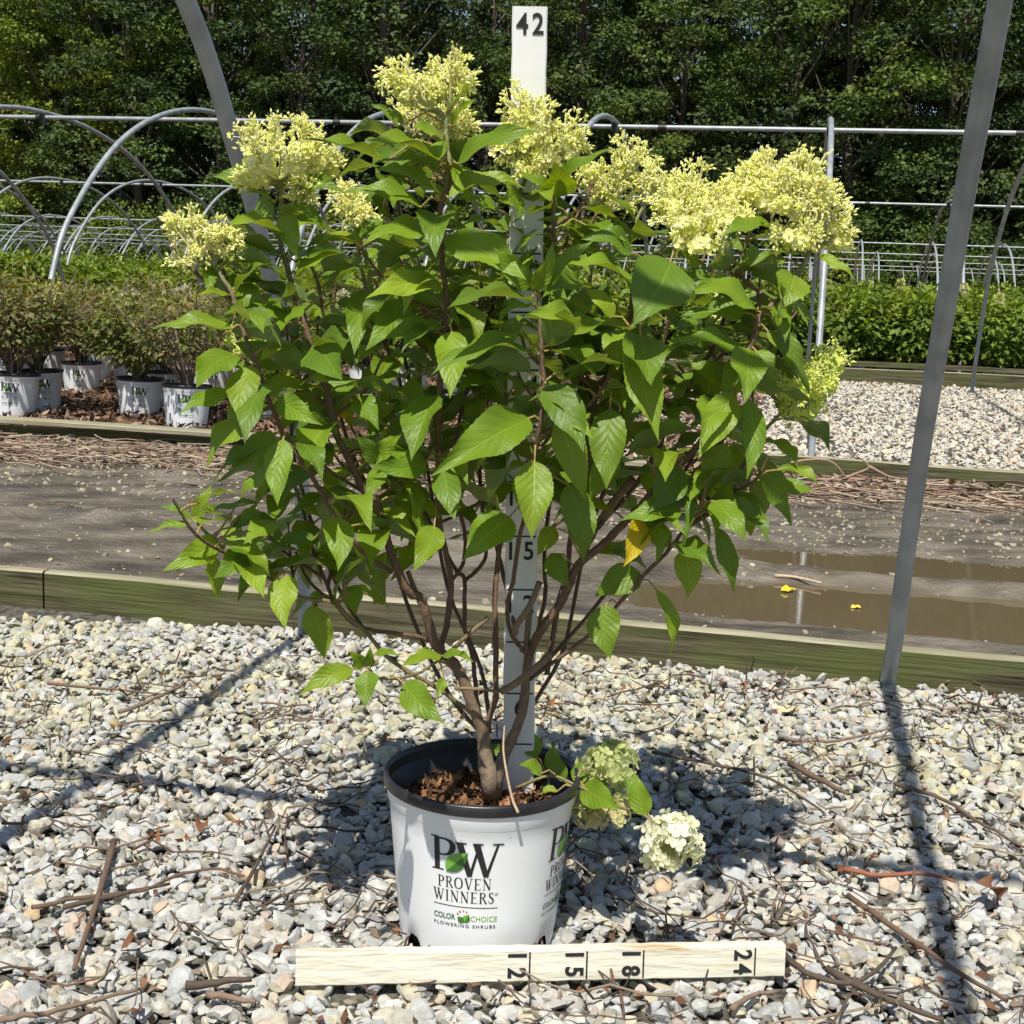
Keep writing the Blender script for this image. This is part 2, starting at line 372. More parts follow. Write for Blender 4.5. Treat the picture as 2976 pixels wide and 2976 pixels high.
def stones(P, S, base, seed, cols, ntpl=14, tilt=.5):
    """P positions, S sizes -> arrays of many rocks in one go"""
    r = RS(seed); T = [rock(r, base) for _ in range(ntpl)]; F0 = np.array(base[1]); k = len(base[0])
    n = len(P); out = np.zeros((n, k, 3)); ti = r.randint(0, ntpl, n)
    a = r.uniform(0, 2*pi, n); b = r.randn(n)*tilt; c = r.randn(n)*tilt
    ca, sa, cb, sb, cc, sc = np.cos(a), np.sin(a), np.cos(b), np.sin(b), np.cos(c), np.sin(c)
    R = np.zeros((n, 3, 3))
    R[:, 0, 0] = ca*cb; R[:, 0, 1] = ca*sb*sc-sa*cc; R[:, 0, 2] = ca*sb*cc+sa*sc
    R[:, 1, 0] = sa*cb; R[:, 1, 1] = sa*sb*sc+ca*cc; R[:, 1, 2] = sa*sb*cc-ca*sc
    R[:, 2, 0] = -sb; R[:, 2, 1] = cb*sc; R[:, 2, 2] = cb*cc
    tv = np.array(T)[ti]; out = np.einsum('nij,nkj->nki', R, tv)*S[:, None, None]+P[:, None, :]
    F = (F0[None]+(np.arange(n)*k)[:, None, None]).reshape(-1, 3)
    C = np.repeat(cols, k, axis=0)
    return out.reshape(-1, 3), F, C
def stonecols(n, r, P=None):
    g = r.uniform(.38, .57, n); t = r.uniform(-1, 1, n)
    C = np.stack([g*(1+.05*t), g*(1+.01*t), g*(.96-.07*t)], 1)
    C *= [1.02, 1., .95]; tan = r.rand(n) < .13; C[tan] *= np.array([1.05, .98, .82])
    pink = r.rand(n) < .05; C[pink] *= np.array([1.1, .92, .82])
    if P is not None:
        al = np.clip((P@VV-1.75)/1.2, 0, 1)*(.25+.55*(vnoise(P[:, 0], P[:, 1], 4, 11) > .0)); sel = r.rand(n) < al*.75
        C[sel] *= np.array([1.0, .99, .80])
    dk = r.rand(n) < .08; C[dk] *= .62
    return C
PCX, PCY = -.0275, 1.838           # main pot centre
r = RS(21)
n = 38000; P = np.zeros((n, 3)); Yd = 1.15+2.35*r.rand(n)**.85; P[:, 1] = Yd; P[:, 0] = r.uniform(-1, 1, n)*(Yd*.42+.75)
S = np.clip(r.lognormal(np.log(.0122), .38, n), .0055, .025)
P[:, 2] = r.uniform(-.008, .006, n)-S*.15
keep = (P@VV < 3.31) & ((P[:, 0]-PCX)**2+(P[:, 1]-PCY)**2 > .100**2)
P, S = P[keep], S[keep]
mb = MB(); V_, F_, C_ = stones(P, S, I1, 5, stonecols(len(P), r, P)); mb.add(V_, F_, col=C_)
tag(mb.build('gravel', M_stone), kind='stuff')
r = RS(22); n = 26000; U_ = r.uniform(-.95, 5.2, n); Vv = 7+7.15*r.rand(n)**1.15
P = U_[:, None]*UU+Vv[:, None]*VV; S = np.clip(r.lognormal(np.log(.019), .3, n), .01, .04); P[:, 2] = .05+r.uniform(-.004, .01, n)
C = stonecols(n, r)*np.array([1.2, 1.12, 1.02])
mb = MB(); V_, F_, C_ = stones(P, S, I0, 6, C); mb.add(V_, F_, col=C_); tag(mb.build('distant_gravel', M_stone), kind='stuff')
# pebbles and bark flecks on the mud
r = RS(23); n = 6500; U_ = r.uniform(-5, 3, n); Vv = np.where(r.rand(n) < .75, 4.95+1.5*r.rand(n), 3.5+3*r.rand(n))
P = U_[:, None]*UU+Vv[:, None]*VV; P[:, 2] = road_h(U_, Vv)+.001; S = np.clip(r.lognormal(np.log(.008), .4, n), .003, .02)
mb = MB(); V_, F_, C_ = stones(P, S, I0, 7, stonecols(n, r)*np.array([.8, .72, .58])); mb.add(V_, F_, col=C_); tag(mb.build('road_pebbles', M_stone), kind='stuff')

def flakes(mb, P, S, r, cols, asp=.45, tilt=.5, axis=None):
    n = len(P); a = r.uniform(0, 2*pi, n) if axis is None else axis
    t = r.randn(n)*tilt; D = np.stack([np.cos(a)*np.cos(t), np.sin(a)*np.cos(t), np.sin(t)], 1)
    U2 = np.stack([-np.sin(a), np.cos(a), r.randn(n)*tilt], 1); U2 /= np.linalg.norm(U2, axis=1)[:, None]
    L = S[:, None]*D; W = (S*asp)[:, None]*U2; N = np.cross(D, U2)*(S*.25)[:, None]
    Q = np.stack([P-L, P+W*.9-L*.1+N, P+L, P-W-L*.1+N*r.uniform(-1, 1, n)[:, None]], 1).reshape(-1, 3)
    I = (np.arange(n)*4)[:, None]; F = np.concatenate([np.hstack([I, I+1, I+2]), np.hstack([I, I+2, I+3])])
    mb.add(Q, F, col=np.repeat(cols, 4, axis=0))
def mixcols(r, n, pal, j=.25):
    pal = np.array(pal); return pal[r.randint(0, len(pal), n)]*r.uniform(1-j, 1+j, n)[:, None]
BR = [(.20, .11, .06), (.13, .075, .045), (.28, .17, .10), (.09, .06, .04), (.33, .24, .17)]
r = RS(31); n = 30000; U_ = r.uniform(-9, -.2, n); Vv = 6.5+7.6*r.rand(n)**1.3
P = U_[:, None]*UU+Vv[:, None]*VV; P[:, 2] = .085+r.uniform(0, .03, n)
mb = MB(); flakes(mb, P, np.clip(r.lognormal(np.log(.024), .4, n), .008, .06), r, mixcols(r, n, BR), .35)
tag(mb.build('mulch_chips', M_litter), kind='stuff')
def twig_pts(p, a, L, r, bend=.25, z0=.0, lift=.012):
    k = 5; P = [np.array(p, float)]; d = a
    for i in range(k):
        d += r.randn()*bend; P.append(P[-1]+np.array([cos(d), sin(d), 0])*L/k)
    P = np.array(P); P[:, 2] = z0+np.abs(r.randn(k+1))*lift; return P
def twig_stuff(name, n, area, zf, Lr, rad, r, cols, bias=None, seg=4):
    mb = MB()
    for _ in range(n):
        p = area(r); a = r.uniform(0, 2*pi) if bias is None else bias+r.randn()*.45
        L = r.uniform(*Lr); P = twig_pts(p, a, L, r, .18, zf(p)); c = np.array(cols[r.randint(len(cols))])*r.uniform(.7, 1.2)
        mb.tube(P, np.linspace(1, .6, 6)*rad*r.uniform(.6, 1.4), seg, col=c, cap=False)
    return tag(mb.build(name, M_litter), kind='stuff')
TW = [(.12, .085, .06), (.20, .14, .10), (.085, .06, .045), (.26, .20, .14), (.16, .09, .06)]
STRAW = [(.40, .32, .23), (.28, .20, .14), (.50, .41, .30), (.15, .10, .075), (.34, .22, .16)]
twig_stuff('fine_twigs', 420, lambda r: (lambda Y: np.array([r.uniform(-1, 1)*(Y*.42+.2), Y, 0]))(r.uniform(1.5, 3.2)), lambda p: .010, (.04, .22), .0018, RS(41), TW)
zr = lambda p: float(road_h(np.array([p@UU]), np.array([p@VV]))[0])+.008
twig_stuff('twig_litter', 620, lambda r: uv(r.uniform(-5.5, -.3), 5.95+.38*min(1, abs(r.randn())*.6)*(1 if r.rand() < .5 else -1)-.02), zr, (.12, .6), .0032, RS(42), STRAW, bias=-YAW)
twig_stuff('twig_litter', 420, lambda r: uv(r.uniform(-.6, 3.4), 6.32+.4*min(1, abs(r.randn())*.5)*(1 if r.rand() < .4 else -1)), zr, (.12, .7), .0036, RS(43), STRAW, bias=-YAW)
r = RS(44); n = 6000; U_ = r.uniform(-5.5, 3.4, n); Vv = np.where(U_ < -.4, 6.0, 6.4)+r.randn(n)*.24
P = U_[:, None]*UU+np.minimum(Vv, np.where(U_ < -.4, 6.38, 6.72))[:, None]*VV; P[:, 2] = road_h(U_, Vv)+r.uniform(0, .02, n)
mb = MB(); flakes(mb, P, np.clip(r.lognormal(np.log(.017), .45, n), .005, .05), r, mixcols(r, n, BR+[(.42, .36, .28)]*2, .3), .3, .4); tag(mb.build('bark_litter', M_litter), kind='stuff')
# small brown leaf crumbs between the stones
r = RS(45); n = 900; Yd = r.uniform(1.5, 3.2, n); P = np.stack([r.uniform(-1, 1, n)*(Yd*.42+.1), Yd, r.uniform(.004, .014, n)], 1)
mb = MB(); flakes(mb, P, r.uniform(.004, .013, n), r, mixcols(r, n, [(.16, .08, .045), (.22, .10, .05), (.1, .07, .05), (.25, .18, .12)]), .6, .6); tag(mb.build('leaf_crumbs', M_litter), kind='stuff')

# individual bigger twigs lying on the gravel, photo positions in 1/1932 of the frame
S2 = 2976/1932
TWG = [('long brown twig slanting down at the left edge of the gravel', [(215, 1590), (190, 1680), (170, 1740), (140, 1830)], .0055),
 ('thick brown stick pointing at the left end of the lying measuring board', [(350, 1862), (410, 1856), (475, 1848)], .0062),
 ('short cut stick below the thick brown stick by the lying measuring board', [(390, 1876), (440, 1886), (482, 1892)], .0052),
 ('long thin pale twig curving across the lower left gravel', [(60, 1715), (150, 1695), (270, 1680), (330, 1655), (400, 1640), (460, 1655)], .0034),
 ('pale twig lying under the curving thin twig in the lower left', [(120, 1712), (220, 1690), (320, 1668)], .0042),
 ('long bent twig running to the bottom left corner', [(0, 1925), (90, 1912), (170, 1890), (270, 1865)], .004),
 ('dark twig crossing the gravel right of the shaded patch', [(1490, 1440), (1560, 1480), (1600, 1500)], .0065),
 ('long dark twig running down to the right edge, lower right', [(1560, 1830), (1640, 1870), (1720, 1905), (1780, 1925)], .0055),
 ('reddish arched twig on the gravel right of the white flower head', [(1590, 1640), (1660, 1655), (1740, 1650), (1800, 1665)], .0042),
 ('thin long twig slanting over the right gravel towards the right edge', [(1600, 1690), (1700, 1760), (1800, 1830), (1900, 1890)], .0048),
 ('stick leaning from the right end of the lying measuring board', [(1485, 1810), (1530, 1840), (1600, 1855), (1650, 1835), (1690, 1790)], .0045),
 ('slim twig crossing the shadow of the right hoop', [(1480, 1395), (1560, 1400), (1640, 1385), (1700, 1370)], .0036),
 ('dark twig along the upper right gravel', [(1690, 1480), (1780, 1510), (1860, 1560), (1932, 1600)], .0042),
 ('straight twig in the shade behind the pot', [(1230, 1420), (1330, 1440), (1450, 1470), (1550, 1530)], .0038),
 ('brown forked twig at the upper left of the gravel', [(225, 1345), (290, 1320), (350, 1290)], .0046),
 ('long thin brown twig at the far left of the gravel near the timber', [(90, 1290), (190, 1300), (300, 1310)], .0034),
 ('slanting dark twig left of the pot near its shadow', [(445, 1700), (480, 1640), (500, 1600), (520, 1560)], .0036),
 ('thin twig sloping down right of the lying board near the bottom', [(1380, 1905), (1420, 1880), (1470, 1870)], .0042)]
for k, (lab, pts, rad) in enumerate(TWG):
    P = smoothline([gnd(x*S2, y*S2, .018) for x, y in pts], 4); r = RS(k); c0 = P.mean(0)
    P[:, 2] += np.abs(r.randn(len(P)))*.0015; mb = MB()
    mb.tube(P, np.linspace(1, .55, len(P))*rad, 7, col=[(.17, .11, .075), (.11, .08, .06), (.24, .17, .12)][k % 3] if 'reddish' not in lab else (.33, .13, .07))
    o = mb.build('fallen_twig', M_litter, smooth=True, loc=c0); tag(o, lab, 'twig', 'fallen twigs on the near gravel')
# curled dead leaves
DL = [(580, 1555, 'curled orange brown dead leaf on the gravel right of centre left', .03), (385, 1565, 'crumpled brown dead leaf lying on the left gravel', .035), (292, 1590, 'flat dark brown dead leaf left on the gravel', .03), (250, 1790, 'bright orange dead leaf standing on edge, lower left', .03), (1400, 1300, 'rusty dead leaf in the upper right gravel', .03), (1860, 1690, 'reddish brown dead leaf under twigs at the right edge', .035), (1040, 1330, 'red brown dead leaf behind the trunk on the gravel', .04), (1180, 1185, 'small rust red leaf by the timber behind the shrub', .025)]
DL.pop(0)

# ------------------------------------------------------------------ leaf builder
TW_ = np.array([0, .05, .15, .3, .45, .6, .75, .87, .95, 1]); WW_ = np.array([.05, .45, .82, 1., .95, .76, .47, .22, .08, 0])
NR, NC = 32, 6
def leaf(mb, b, t, wr=.56, n=None, bow=.08, fold=.22, wav=.05, col=(.15, .29, .04), seed=0, twist=0.):
    b = np.asarray(b, float); t = np.asarray(t, float); L = np.linalg.norm(t-b); D = (t-b)/L; r = RS(seed)
    n = nrm(n-D*np.dot(n, D)); sd_ = np.cross(D, n)
    tt = np.linspace(0, 1, NR+1); ss = np.linspace(-1, 1, NC+1)
    w_ = np.interp(tt, TW_, WW_)*wr*L/2
    saw = 1+.022*((np.arange(NR+1) % 2)*2-1)*(tt < .97)*(tt > .1)
    ph = r.uniform(0, 6.3, 3); side = r.randn()*.05
    V = np.zeros((NR+1, NC+1, 3)); A = np.zeros((NR+1, NC+1, 3))
    for i, q in enumerate(tt):
        c = b+D*L*q+n*bow*L*sin(pi*min(1, q*.96))*1.0+sd_*side*L*sin(pi*q)-n*.10*L*max(0, q-.75)*abs(bow)*12
        tw = twist*(q-.3); s2 = sd_*cos(tw)+n*sin(tw); n2 = n*cos(tw)-sd_*sin(tw)
        for j, s in enumerate(ss):
            ww = w_[i]*(saw[i] if abs(s) > .99 else 1)
            und = wav*L*(abs(s)**2)*sin(q*11+ph[0]+(s > 0)*ph[1])*.5*sin(pi*q)
            V[i, j] = c+s2*s*ww*cos(fold*.8)+n2*(abs(s)**1.35*ww*fold+und); A[i, j] = (q, s, 0)
    I = np.arange((NR+1)*(NC+1)).reshape(NR+1, NC+1)
    F = np.stack([I[:-1, :-1], I[:-1, 1:], I[1:, 1:], I[1:, :-1]], -1).reshape(-1, 4)
    mb.add(V, F, A, np.asarray(col))
LEAFC = [(.175, .275, .022), (.205, .305, .024), (.135, .225, .024), (.235, .33, .028), (.155, .255, .022)]
for k, (x, y, lab, s) in enumerate(DL):
    p = gnd(x*S2, y*S2, .02); r = RS(k+5); a = r.uniform(0, 6.3); d = np.array([cos(a), sin(a), .3*r.randn()])*s
    mb = MB(); leaf(mb, p-d/2, p+d/2, .7, np.array([.2*r.randn(), .3*r.randn(), 1]), .25, .7, .4, (.30, .12, .05) if k % 2 else (.20, .09, .045), k)
    o = mb.build('dead_leaf', M_litter, loc=p); tag(o, lab, 'dead leaf', 'dead leaves on the gravel')

# small things on the mud and the gravel
def lay_leaf(x, y, z, L, col, lab, ang, seed):
    p = gnd(x*S2, y*S2, z); d = np.array([cos(ang), sin(ang), .05])*L/2; mb = MB()
    leaf(mb, p-d, p+d, .62, np.array([.1, -.25, 1]), .08, .3, .15, col, seed)
    tag(mb.build('fallen_leaf', M_litter, loc=p), lab, 'leaf', 'yellow leaves in the puddle')
lay_leaf(1488, 1113, .020, .050, (.80, .55, .03), 'bright yellow leaf standing in the puddle near the pale stick', .3, 3)
lay_leaf(1616, 1146, .016, .034, (.75, .58, .08), 'small yellow leaf floating in the puddle left of the right hoop leg', .1, 4)
P = smoothline([gnd(x*S2, y*S2, .030) for x, y in ((1462, 1086), (1500, 1089), (1550, 1100))], 4); c0 = P.mean(0)
mb = MB(); mb.tube(P, np.linspace(.006, .004, len(P)), 7, col=(.55, .42, .30)); tag(mb.build('fallen_twig', M_litter, smooth=True, loc=c0), 'pale peeled stick lying on the mud ridge in the puddle', 'twig', 'sticks on the mud road')
p = gnd(239*S2, 1198*S2, .02); mb = MB(); mb.box((0, 0, .022), (.0075, .001, 0), (-.0002, .0008, 0), (.002, 0, .028)); mb.add([(-.0055, 0, .05), (.0095, .002, .05), (.002, .001, .062)], [[0, 1, 2]])
tag(mb.build('plant_tag', plain('white_plastic', (.85, .86, .86), .4), loc=p), 'small white pointed plant tag stuck in the gravel, upper left', 'plant tag')
# pale red cut branches leaning on the far dark board
rb = RS(71)
BRCH = [([(1395, 935), (1470, 880), (1560, 868), (1600, 905)], 'pale branch arching over the dark board left of the hoop leg'), ([(1540, 940), (1600, 900), (1640, 880), (1600, 850)], 'reddish branch poking up by the foot of the hoop leg'), ([(1640, 880), (1680, 900), (1720, 905)], 'forked pale branch right of the hoop foot'), ([(1600, 930), (1700, 920), (1790, 910)], 'long pale branch lying before the grey plank'), ([(1410, 870), (1440, 900), (1430, 935)], 'thin pale twig hanging behind the right hydrangea leaves')]
for k, (pts, lab) in enumerate(BRCH):
    P = smoothline([at(x*S2, y*S2, 6.35+.02*k) for x, y in pts], 4); P[:, 2] = np.maximum(P[:, 2], .06); c0 = P.mean(0)
    mb = MB(); mb.tube(P, np.linspace(.008, .003, len(P)), 6, col=(.42, .26, .19)); tag(mb.build('cut_branch', M_litter, smooth=True, loc=c0), lab, 'branch', 'cut branches on the litter heap')
# ------------------------------------------------------------------ wood behind (trees)
ORD = ['first', 'second', 'third', 'fourth', 'fifth', 'sixth', 'seventh', 'eighth', 'ninth', 'tenth', 'eleventh', 'twelfth', 'thirteenth', 'fourteenth', 'fifteenth', 'sixteenth', 'seventeenth', 'eighteenth', 'nineteenth', 'twentieth', 'twenty-first', 'twenty-second', 'twenty-third', 'twenty-fourth', 'twenty-fifth', 'twenty-sixth']
def leafquads(mb, P, D, N, S, col, asp=.6):
    """small folded leaf: two triangles each side of a bent midrib"""
    n = len(P); D = D/np.linalg.norm(D, axis=1)[:, None]; B = np.cross(D, N); B /= np.linalg.norm(B, axis=1)[:, None]+1e-9
    N2 = np.cross(B, D); s = S[:, None]
    a = P; c = P+D*s; m1 = P+D*s*.45+B*s*asp*.5+N2*s*.10; m2 = P+D*s*.45-B*s*asp*.5+N2*s*.10
    Q = np.stack([a, m1, c, m2], 1).reshape(-1, 3); I = (np.arange(n)*4)[:, None]
    mb.add(Q, np.concatenate([np.hstack([I, I+1, I+2]), np.hstack([I, I+2, I+3])]), col=np.repeat(col, 4, axis=0))
def rnd_dirs(r, n):
    d = r.randn(n, 3); return d/np.linalg.norm(d, axis=1)[:, None]
def make_tree(seed, H, R, pal, leafs=.27, nclump=150, per=135, low=1.0):
    r = RS(seed); mb = MB(); tm = MB()
    trunk = smoothline([(0, 0, -.3), (.15*r.randn(), .15*r.randn(), H*.25), (.4*r.randn(), .3*r.randn(), H*.55), (.5*r.randn(), .4*r.randn(), H*.9)], 5)
    tm.tube(trunk, np.linspace(.30, .05, len(trunk)), 9, col=(.12, .10, .08))
    for i in range(nclump):
        q = (i+.5)/nclump; z = low+(H-low)*q**1.0
        prof = R*(.72+.28*sin(min(1, q*1.6)*pi*.5))*sqrt(max(0, 1-max(0, (q-.45)/.55)**2))+.4
        a = r.uniform(0, 2*pi); rr = prof*(r.uniform(.25, 1)**.45)*r.uniform(.82, 1.12)
        c = np.array([rr*cos(a), rr*sin(a), z]); cr = r.uniform(.65, 1.35)*(R/4.6)
        if i % 4 == 0:
            b = trunk[min(len(trunk)-1, int(q*.85*len(trunk)))]; mid = (b+c)/2+np.array([0, 0, -.3])
            tm.tube(smoothline([b, mid, c], 4), np.linspace(.09, .02, 9), 5, col=(.12, .10, .08), cap=False)
        d = rnd_dirs(r, per); d[:, 2] = d[:, 2]*.42; rad = cr*1.05*r.uniform(.2, 1, per)**.5
        P = c+d*rad[:, None]; P[:, 2] -= .12*cr*((d[:, 0]**2+d[:, 1]**2))
        out = nrm([cos(a), sin(a), 0]); D = d*[1, 1, .5]+out*.5+r.randn(per, 3)*.5; D[:, 2] -= .25
        N = np.tile([0, 0, 1.], (per, 1))+r.randn(per, 3)*.55+out*.35
        base = np.array(pal[r.randint(len(pal))])*r.uniform(.8, 1.25)
        leafquads(mb, P, D, N, leafs*r.uniform(.6, 1.25, per), base*r.uniform(.78, 1.25, per)[:, None], .75)
    root = bpy.data.objects.new('broadleaf_tree', None); COL.objects.link(root)
    tm.build('trunk', M_stem, root, smooth=True); mb.build('crown', M_tree, root); return root
GDK = [(.060, .088, .030), (.075, .105, .032), (.052, .080, .032), (.088, .115, .034)]
GYL = [(.14, .17, .028), (.17, .20, .03), (.115, .15, .028)]
GMD = [(.085, .13, .032), (.11, .15, .034), (.07, .105, .03)]
GDK = [tuple(np.array(c)*1.15) for c in GDK]; GMD = [tuple(np.array(c)*1.15) for c in GMD]; GYL = [tuple(np.array(c)*1.3) for c in GYL]
kinds = [('dark', 'dark dense', make_tree(1, 21, 4.6, GDK)), ('dark', 'dark dense', make_tree(2, 22, 5.0, GDK, per=105)), ('mid', 'mid green', make_tree(3, 21, 4.8, GMD)), ('yellow', 'yellowish green', make_tree(4, 20, 4.6, GYL, low=.4)), ('mid', 'mid green', make_tree(5, 14, 3.6, GMD, leafs=.24, nclump=130, low=.3))]
used = set()
def plant_tree(k, u, v, z, sc, rz, lab):
    src = kinds[k][2]; o = src if k not in used else copy_tree(src); used.add(k)
    p = uv(u, v, z); o.location = p; o.rotation_euler = (0, 0, rz); o.scale = (sc, sc, sc)
    tag(o, lab, 'tree', 'trees of the wood behind the hoop rows')
rt = RS(88)
rowcfg = [(76, 14, 5.0, 'front row', [3, 3, 0, 2, 0, 1, 4, 0, 2, 1, 2, 0, 1, 3]), (82.5, 14, 5.4, 'second row', [0, 1, 0, 1, 1, 0, 1, 0, 1, 2, 0, 1, 2, 0]), (90, 14, 5.8, 'third row', [1, 0, 1, 0, 1, 0, 1, 0, 1, 0, 1, 0, 1, 0]), (98, 15, 6.0, 'back row', [1, 0, 1, 0, 1, 0, 1, 0, 1, 0, 1, 0, 1, 0, 1])]
for v, n_, step, rn, ks in rowcfg:
    c = -v*sin(YAW)*1.02
    for i in range(n_):
        k = ks[i]
        plant_tree(k, c+(i-(n_-1)/2)*step+rt.uniform(-.9, .9), v+rt.uniform(-1.2, 1.2), -.1, rt.uniform(.92, 1.12), rt.uniform(0, 6.28),
                   '%s leafy tree, %s from the left in the %s of the wood' % (kinds[k][1], ORD[i], rn))
# low bushes closing the edge of the wood
def make_bush(seed, R, H, pal, n=5200, leafs=.16):
    r = RS(seed); mb = MB(); d = rnd_dirs(r, n); rad = r.uniform(.45, 1, n)**.5*(1+.18*np.sin(d[:, 0]*7+seed)+.15*np.sin(d[:, 2]*9))
    P = d*rad[:, None]*[R, R, H/2]+[0, 0, H/2]; P = P[P[:, 2] > 0]; n = len(P)
    D = rnd_dirs(r, n)+P/R*.4; N = rnd_dirs(r, n)*.6+[0, 0, 1]
    leafquads(mb, P, D, N, leafs*r.uniform(.6, 1.3, n), mixcols(r, n, pal, .3), .7); return mb
bb = [make_bush(50+i, 2.6, 3.6, [GMD, GDK, GYL][i]).build('crown', M_tree) for i in range(3)]
for b in bb: b.name = 'edge_bush'
for i in range(15):
    b = bb[i] if i < 3 else bb[i % 3].copy()
    if i >= 3: COL.objects.link(b)
    b.location = uv(-76*.195*1.02-30+i*4.3, 70.6+rt.uniform(-.5, .5), -.2); b.rotation_euler = (0, 0, rt.uniform(0, 6.3)); s = rt.uniform(.8, 1.3); b.scale = (s, s, s)
    tag(b, '%s low bush, %s from the left along the foot of the wood' % (['mid green', 'dark green', 'yellow green'][i % 3], ORD[i]), 'bush', 'bushes along the foot of the wood')

# ------------------------------------------------------------------ lettering
G_ = {  # serif capitals: strokes (x, y, width) on a unit cap height
 'P': (.60, [[(.16, .03, .13), (.16, .97, .13)], [(.16, .945, .05), (.36, .945, .05), (.47, .90, .09), (.53, .80, .13), (.54, .71, .14), (.51, .60, .13), (.44, .51, .08), (.34, .47, .045), (.20, .47, .045)], [(.03, .02, .04), (.32, .02, .04)], [(.02, .98, .04), (.20, .98, .04)]]),
 'R': (.68, [[(.16, .03, .13), (.16, .97, .13)], [(.16, .955, .05), (.36, .955, .05), (.46, .90, .09), (.51, .78, .13), (.48, .64, .11), (.40, .56, .06), (.20, .53, .045)], [(.34, .54, .10), (.60, .04, .13), (.70, .02, .06)], [(.03, .02, .04), (.30, .02, .04)], [(.03, .98, .04), (.2, .98, .04)]]),
 'O': (.78, [[(.38, .985, .05), (.20, .92, .09), (.09, .72, .13), (.08, .5, .14), (.09, .28, .13), (.20, .08, .09), (.38, .015, .05), (.56, .08, .09), (.67, .28, .13), (.68, .5, .14), (.67, .72, .13), (.56, .92, .09), (.38, .985, .05)]]),
 'V': (.70, [[(.10, .98, .15), (.37, .0, .12)], [(.60, .98, .05), (.37, .0, .07)], [(.0, .98, .04), (.25, .98, .04)], [(.48, .98, .04), (.72, .98, .04)]]),
 'E': (.62, [[(.16, .03, .13), (.16, .97, .13)], [(.03, .98, .04), (.54, .98, .05), (.55, .82, .03)], [(.16, .51, .05), (.42, .51, .05)], [(.42, .42, .03), (.42, .6, .03)], [(.03, .02, .04), (.56, .02, .05), (.58, .2, .03)]]),
 'N': (.76, [[(.14, .02, .05), (.14, .97, .05)], [(.12, .98, .14), (.62, .02, .14)], [(.62, .02, .05), (.62, .97, .05)], [(.0, .98, .04), (.2, .98, .04)], [(.03, .02, .04), (.25, .02, .04)], [(.5, .98, .04), (.74, .98, .04)]]),
 'W': (1.02, [[(.10, .98, .15), (.33, .0, .12)], [(.52, .95, .05), (.33, .0, .07)], [(.46, .98, .15), (.69, .0, .12)], [(.92, .98, .05), (.69, .0, .07)], [(.0, .98, .04), (.25, .98, .04)], [(.38, .98, .04), (.60, .98, .04)], [(.80, .98, .04), (1.04, .98, .04)]]),
 'I': (.34, [[(.16, .03, .13), (.16, .97, .13)], [(.03, .02, .04), (.29, .02, .04)], [(.03, .98, .04), (.29, .98, .04)]]),
 'S': (.54, [[(.44, .76, .04), (.40, .92, .05), (.26, .975, .06), (.12, .90, .10), (.10, .74, .12), (.22, .58, .14), (.38, .44, .14), (.45, .26, .12), (.40, .09, .09), (.24, .02, .06), (.09, .08, .05), (.05, .26, .04)]]),
}
def ribbon(pts):
    P = np.array([(a, b) for a, b, c in pts], float); W = np.array([c for a, b, c in pts])/2
    T = np.gradient(P, axis=0); T /= np.linalg.norm(T, axis=1)[:, None]+1e-9; N = np.stack([-T[:, 1], T[:, 0]], 1)
    return P+N*W[:, None], P-N*W[:, None]
def serif(word, x0, width, y0, h, sp=.10, curve=None):
    tot = sum(G_[c][0] for c in word)+sp*(len(word)-1); k = width/tot; quads = []; x = x0
    for c in word:
        adv, st = G_[c]
        for s in st:
            a, b = ribbon(s)
            for i in range(len(a)-1): quads.append([(x+p[0]*k, y0+p[1]*h) for p in (a[i], a[i+1], b[i+1], b[i])])
        x += (adv+sp)*k
    return quads
def text_tris(txt, bold=0., spacing=1.):
    cu = bpy.data.curves.new('t', 'FONT'); cu.body = txt; cu.offset = bold; cu.space_character = spacing; cu.resolution_u = 4
    o = bpy.data.objects.new('t', cu); COL.objects.link(o)
    me = o.to_mesh(); V = np.array([v.co[:2] for v in me.vertices]); me.calc_loop_triangles()
    F = np.array([t.vertices[:] for t in me.loop_triangles]); o.to_mesh_clear(); bpy.data.objects.remove(o); bpy.data.curves.remove(cu)
    return V-V.min(0), F
M_ink = plain('black_print', (.022, .022, .025), .5)
M_gdark = plain('dark_green_print', (.06, .16, .03), .5); M_glite = plain('light_green_print', (.17, .42, .06), .5)
M_red = plain('red_print', (.45, .06, .09), .5); M_orange = plain('orange_print', (.75, .28, .12), .5)

# ------------------------------------------------------------------ nursery pots
POTH = .243
def pot_r(z): return .1085+(.1305-.1085)*min(z, .225)/.225
def potmat():
    m = NM('white_pot_plastic', .38, .45)
    d = m.ramp(m.noise(9, 6), [(.56, (0, 0, 0)), (.74, (1, 1, 1))]); sep = m.n('SeparateXYZ'); m.t.links.new(m.tc, sep.inputs[0])
    lo = m.n('MapRange'); m.t.links.new(sep.outputs[2], lo.inputs[0]); lo.inputs[1].default_value = .16; lo.inputs[2].default_value = .03; lo.inputs[3].default_value = .08; lo.inputs[4].default_value = .5
    c = m.mix(m.math('MULTIPLY', d, lo.outputs[0]), (.84, .85, .86), (.62, .57, .40)); 
    sp = m.ramp(m.noise(70, 2), [(.74, (0, 0, 0)), (.77, (1, 1, 1))]); c = m.mix(m.math('MULTIPLY', sp, .5), c, (.3, .28, .22))
    m.color(c); m.bump(m.noise(12, 3), .12, .004); return m.m
M_pot = potmat(); M_rim = noisy('black_pot_plastic', [(.4, (.018, .018, .02)), (.7, (.04, .04, .042))], 20, .35, 80, .1, .001, .5)
M_soilpot = noisy('potting_bark', [(.35, (.045, .025, .014)), (.6, (.15, .075, .038)), (.78, (.26, .15, .08))], 45, .95, 90, 1., .012)
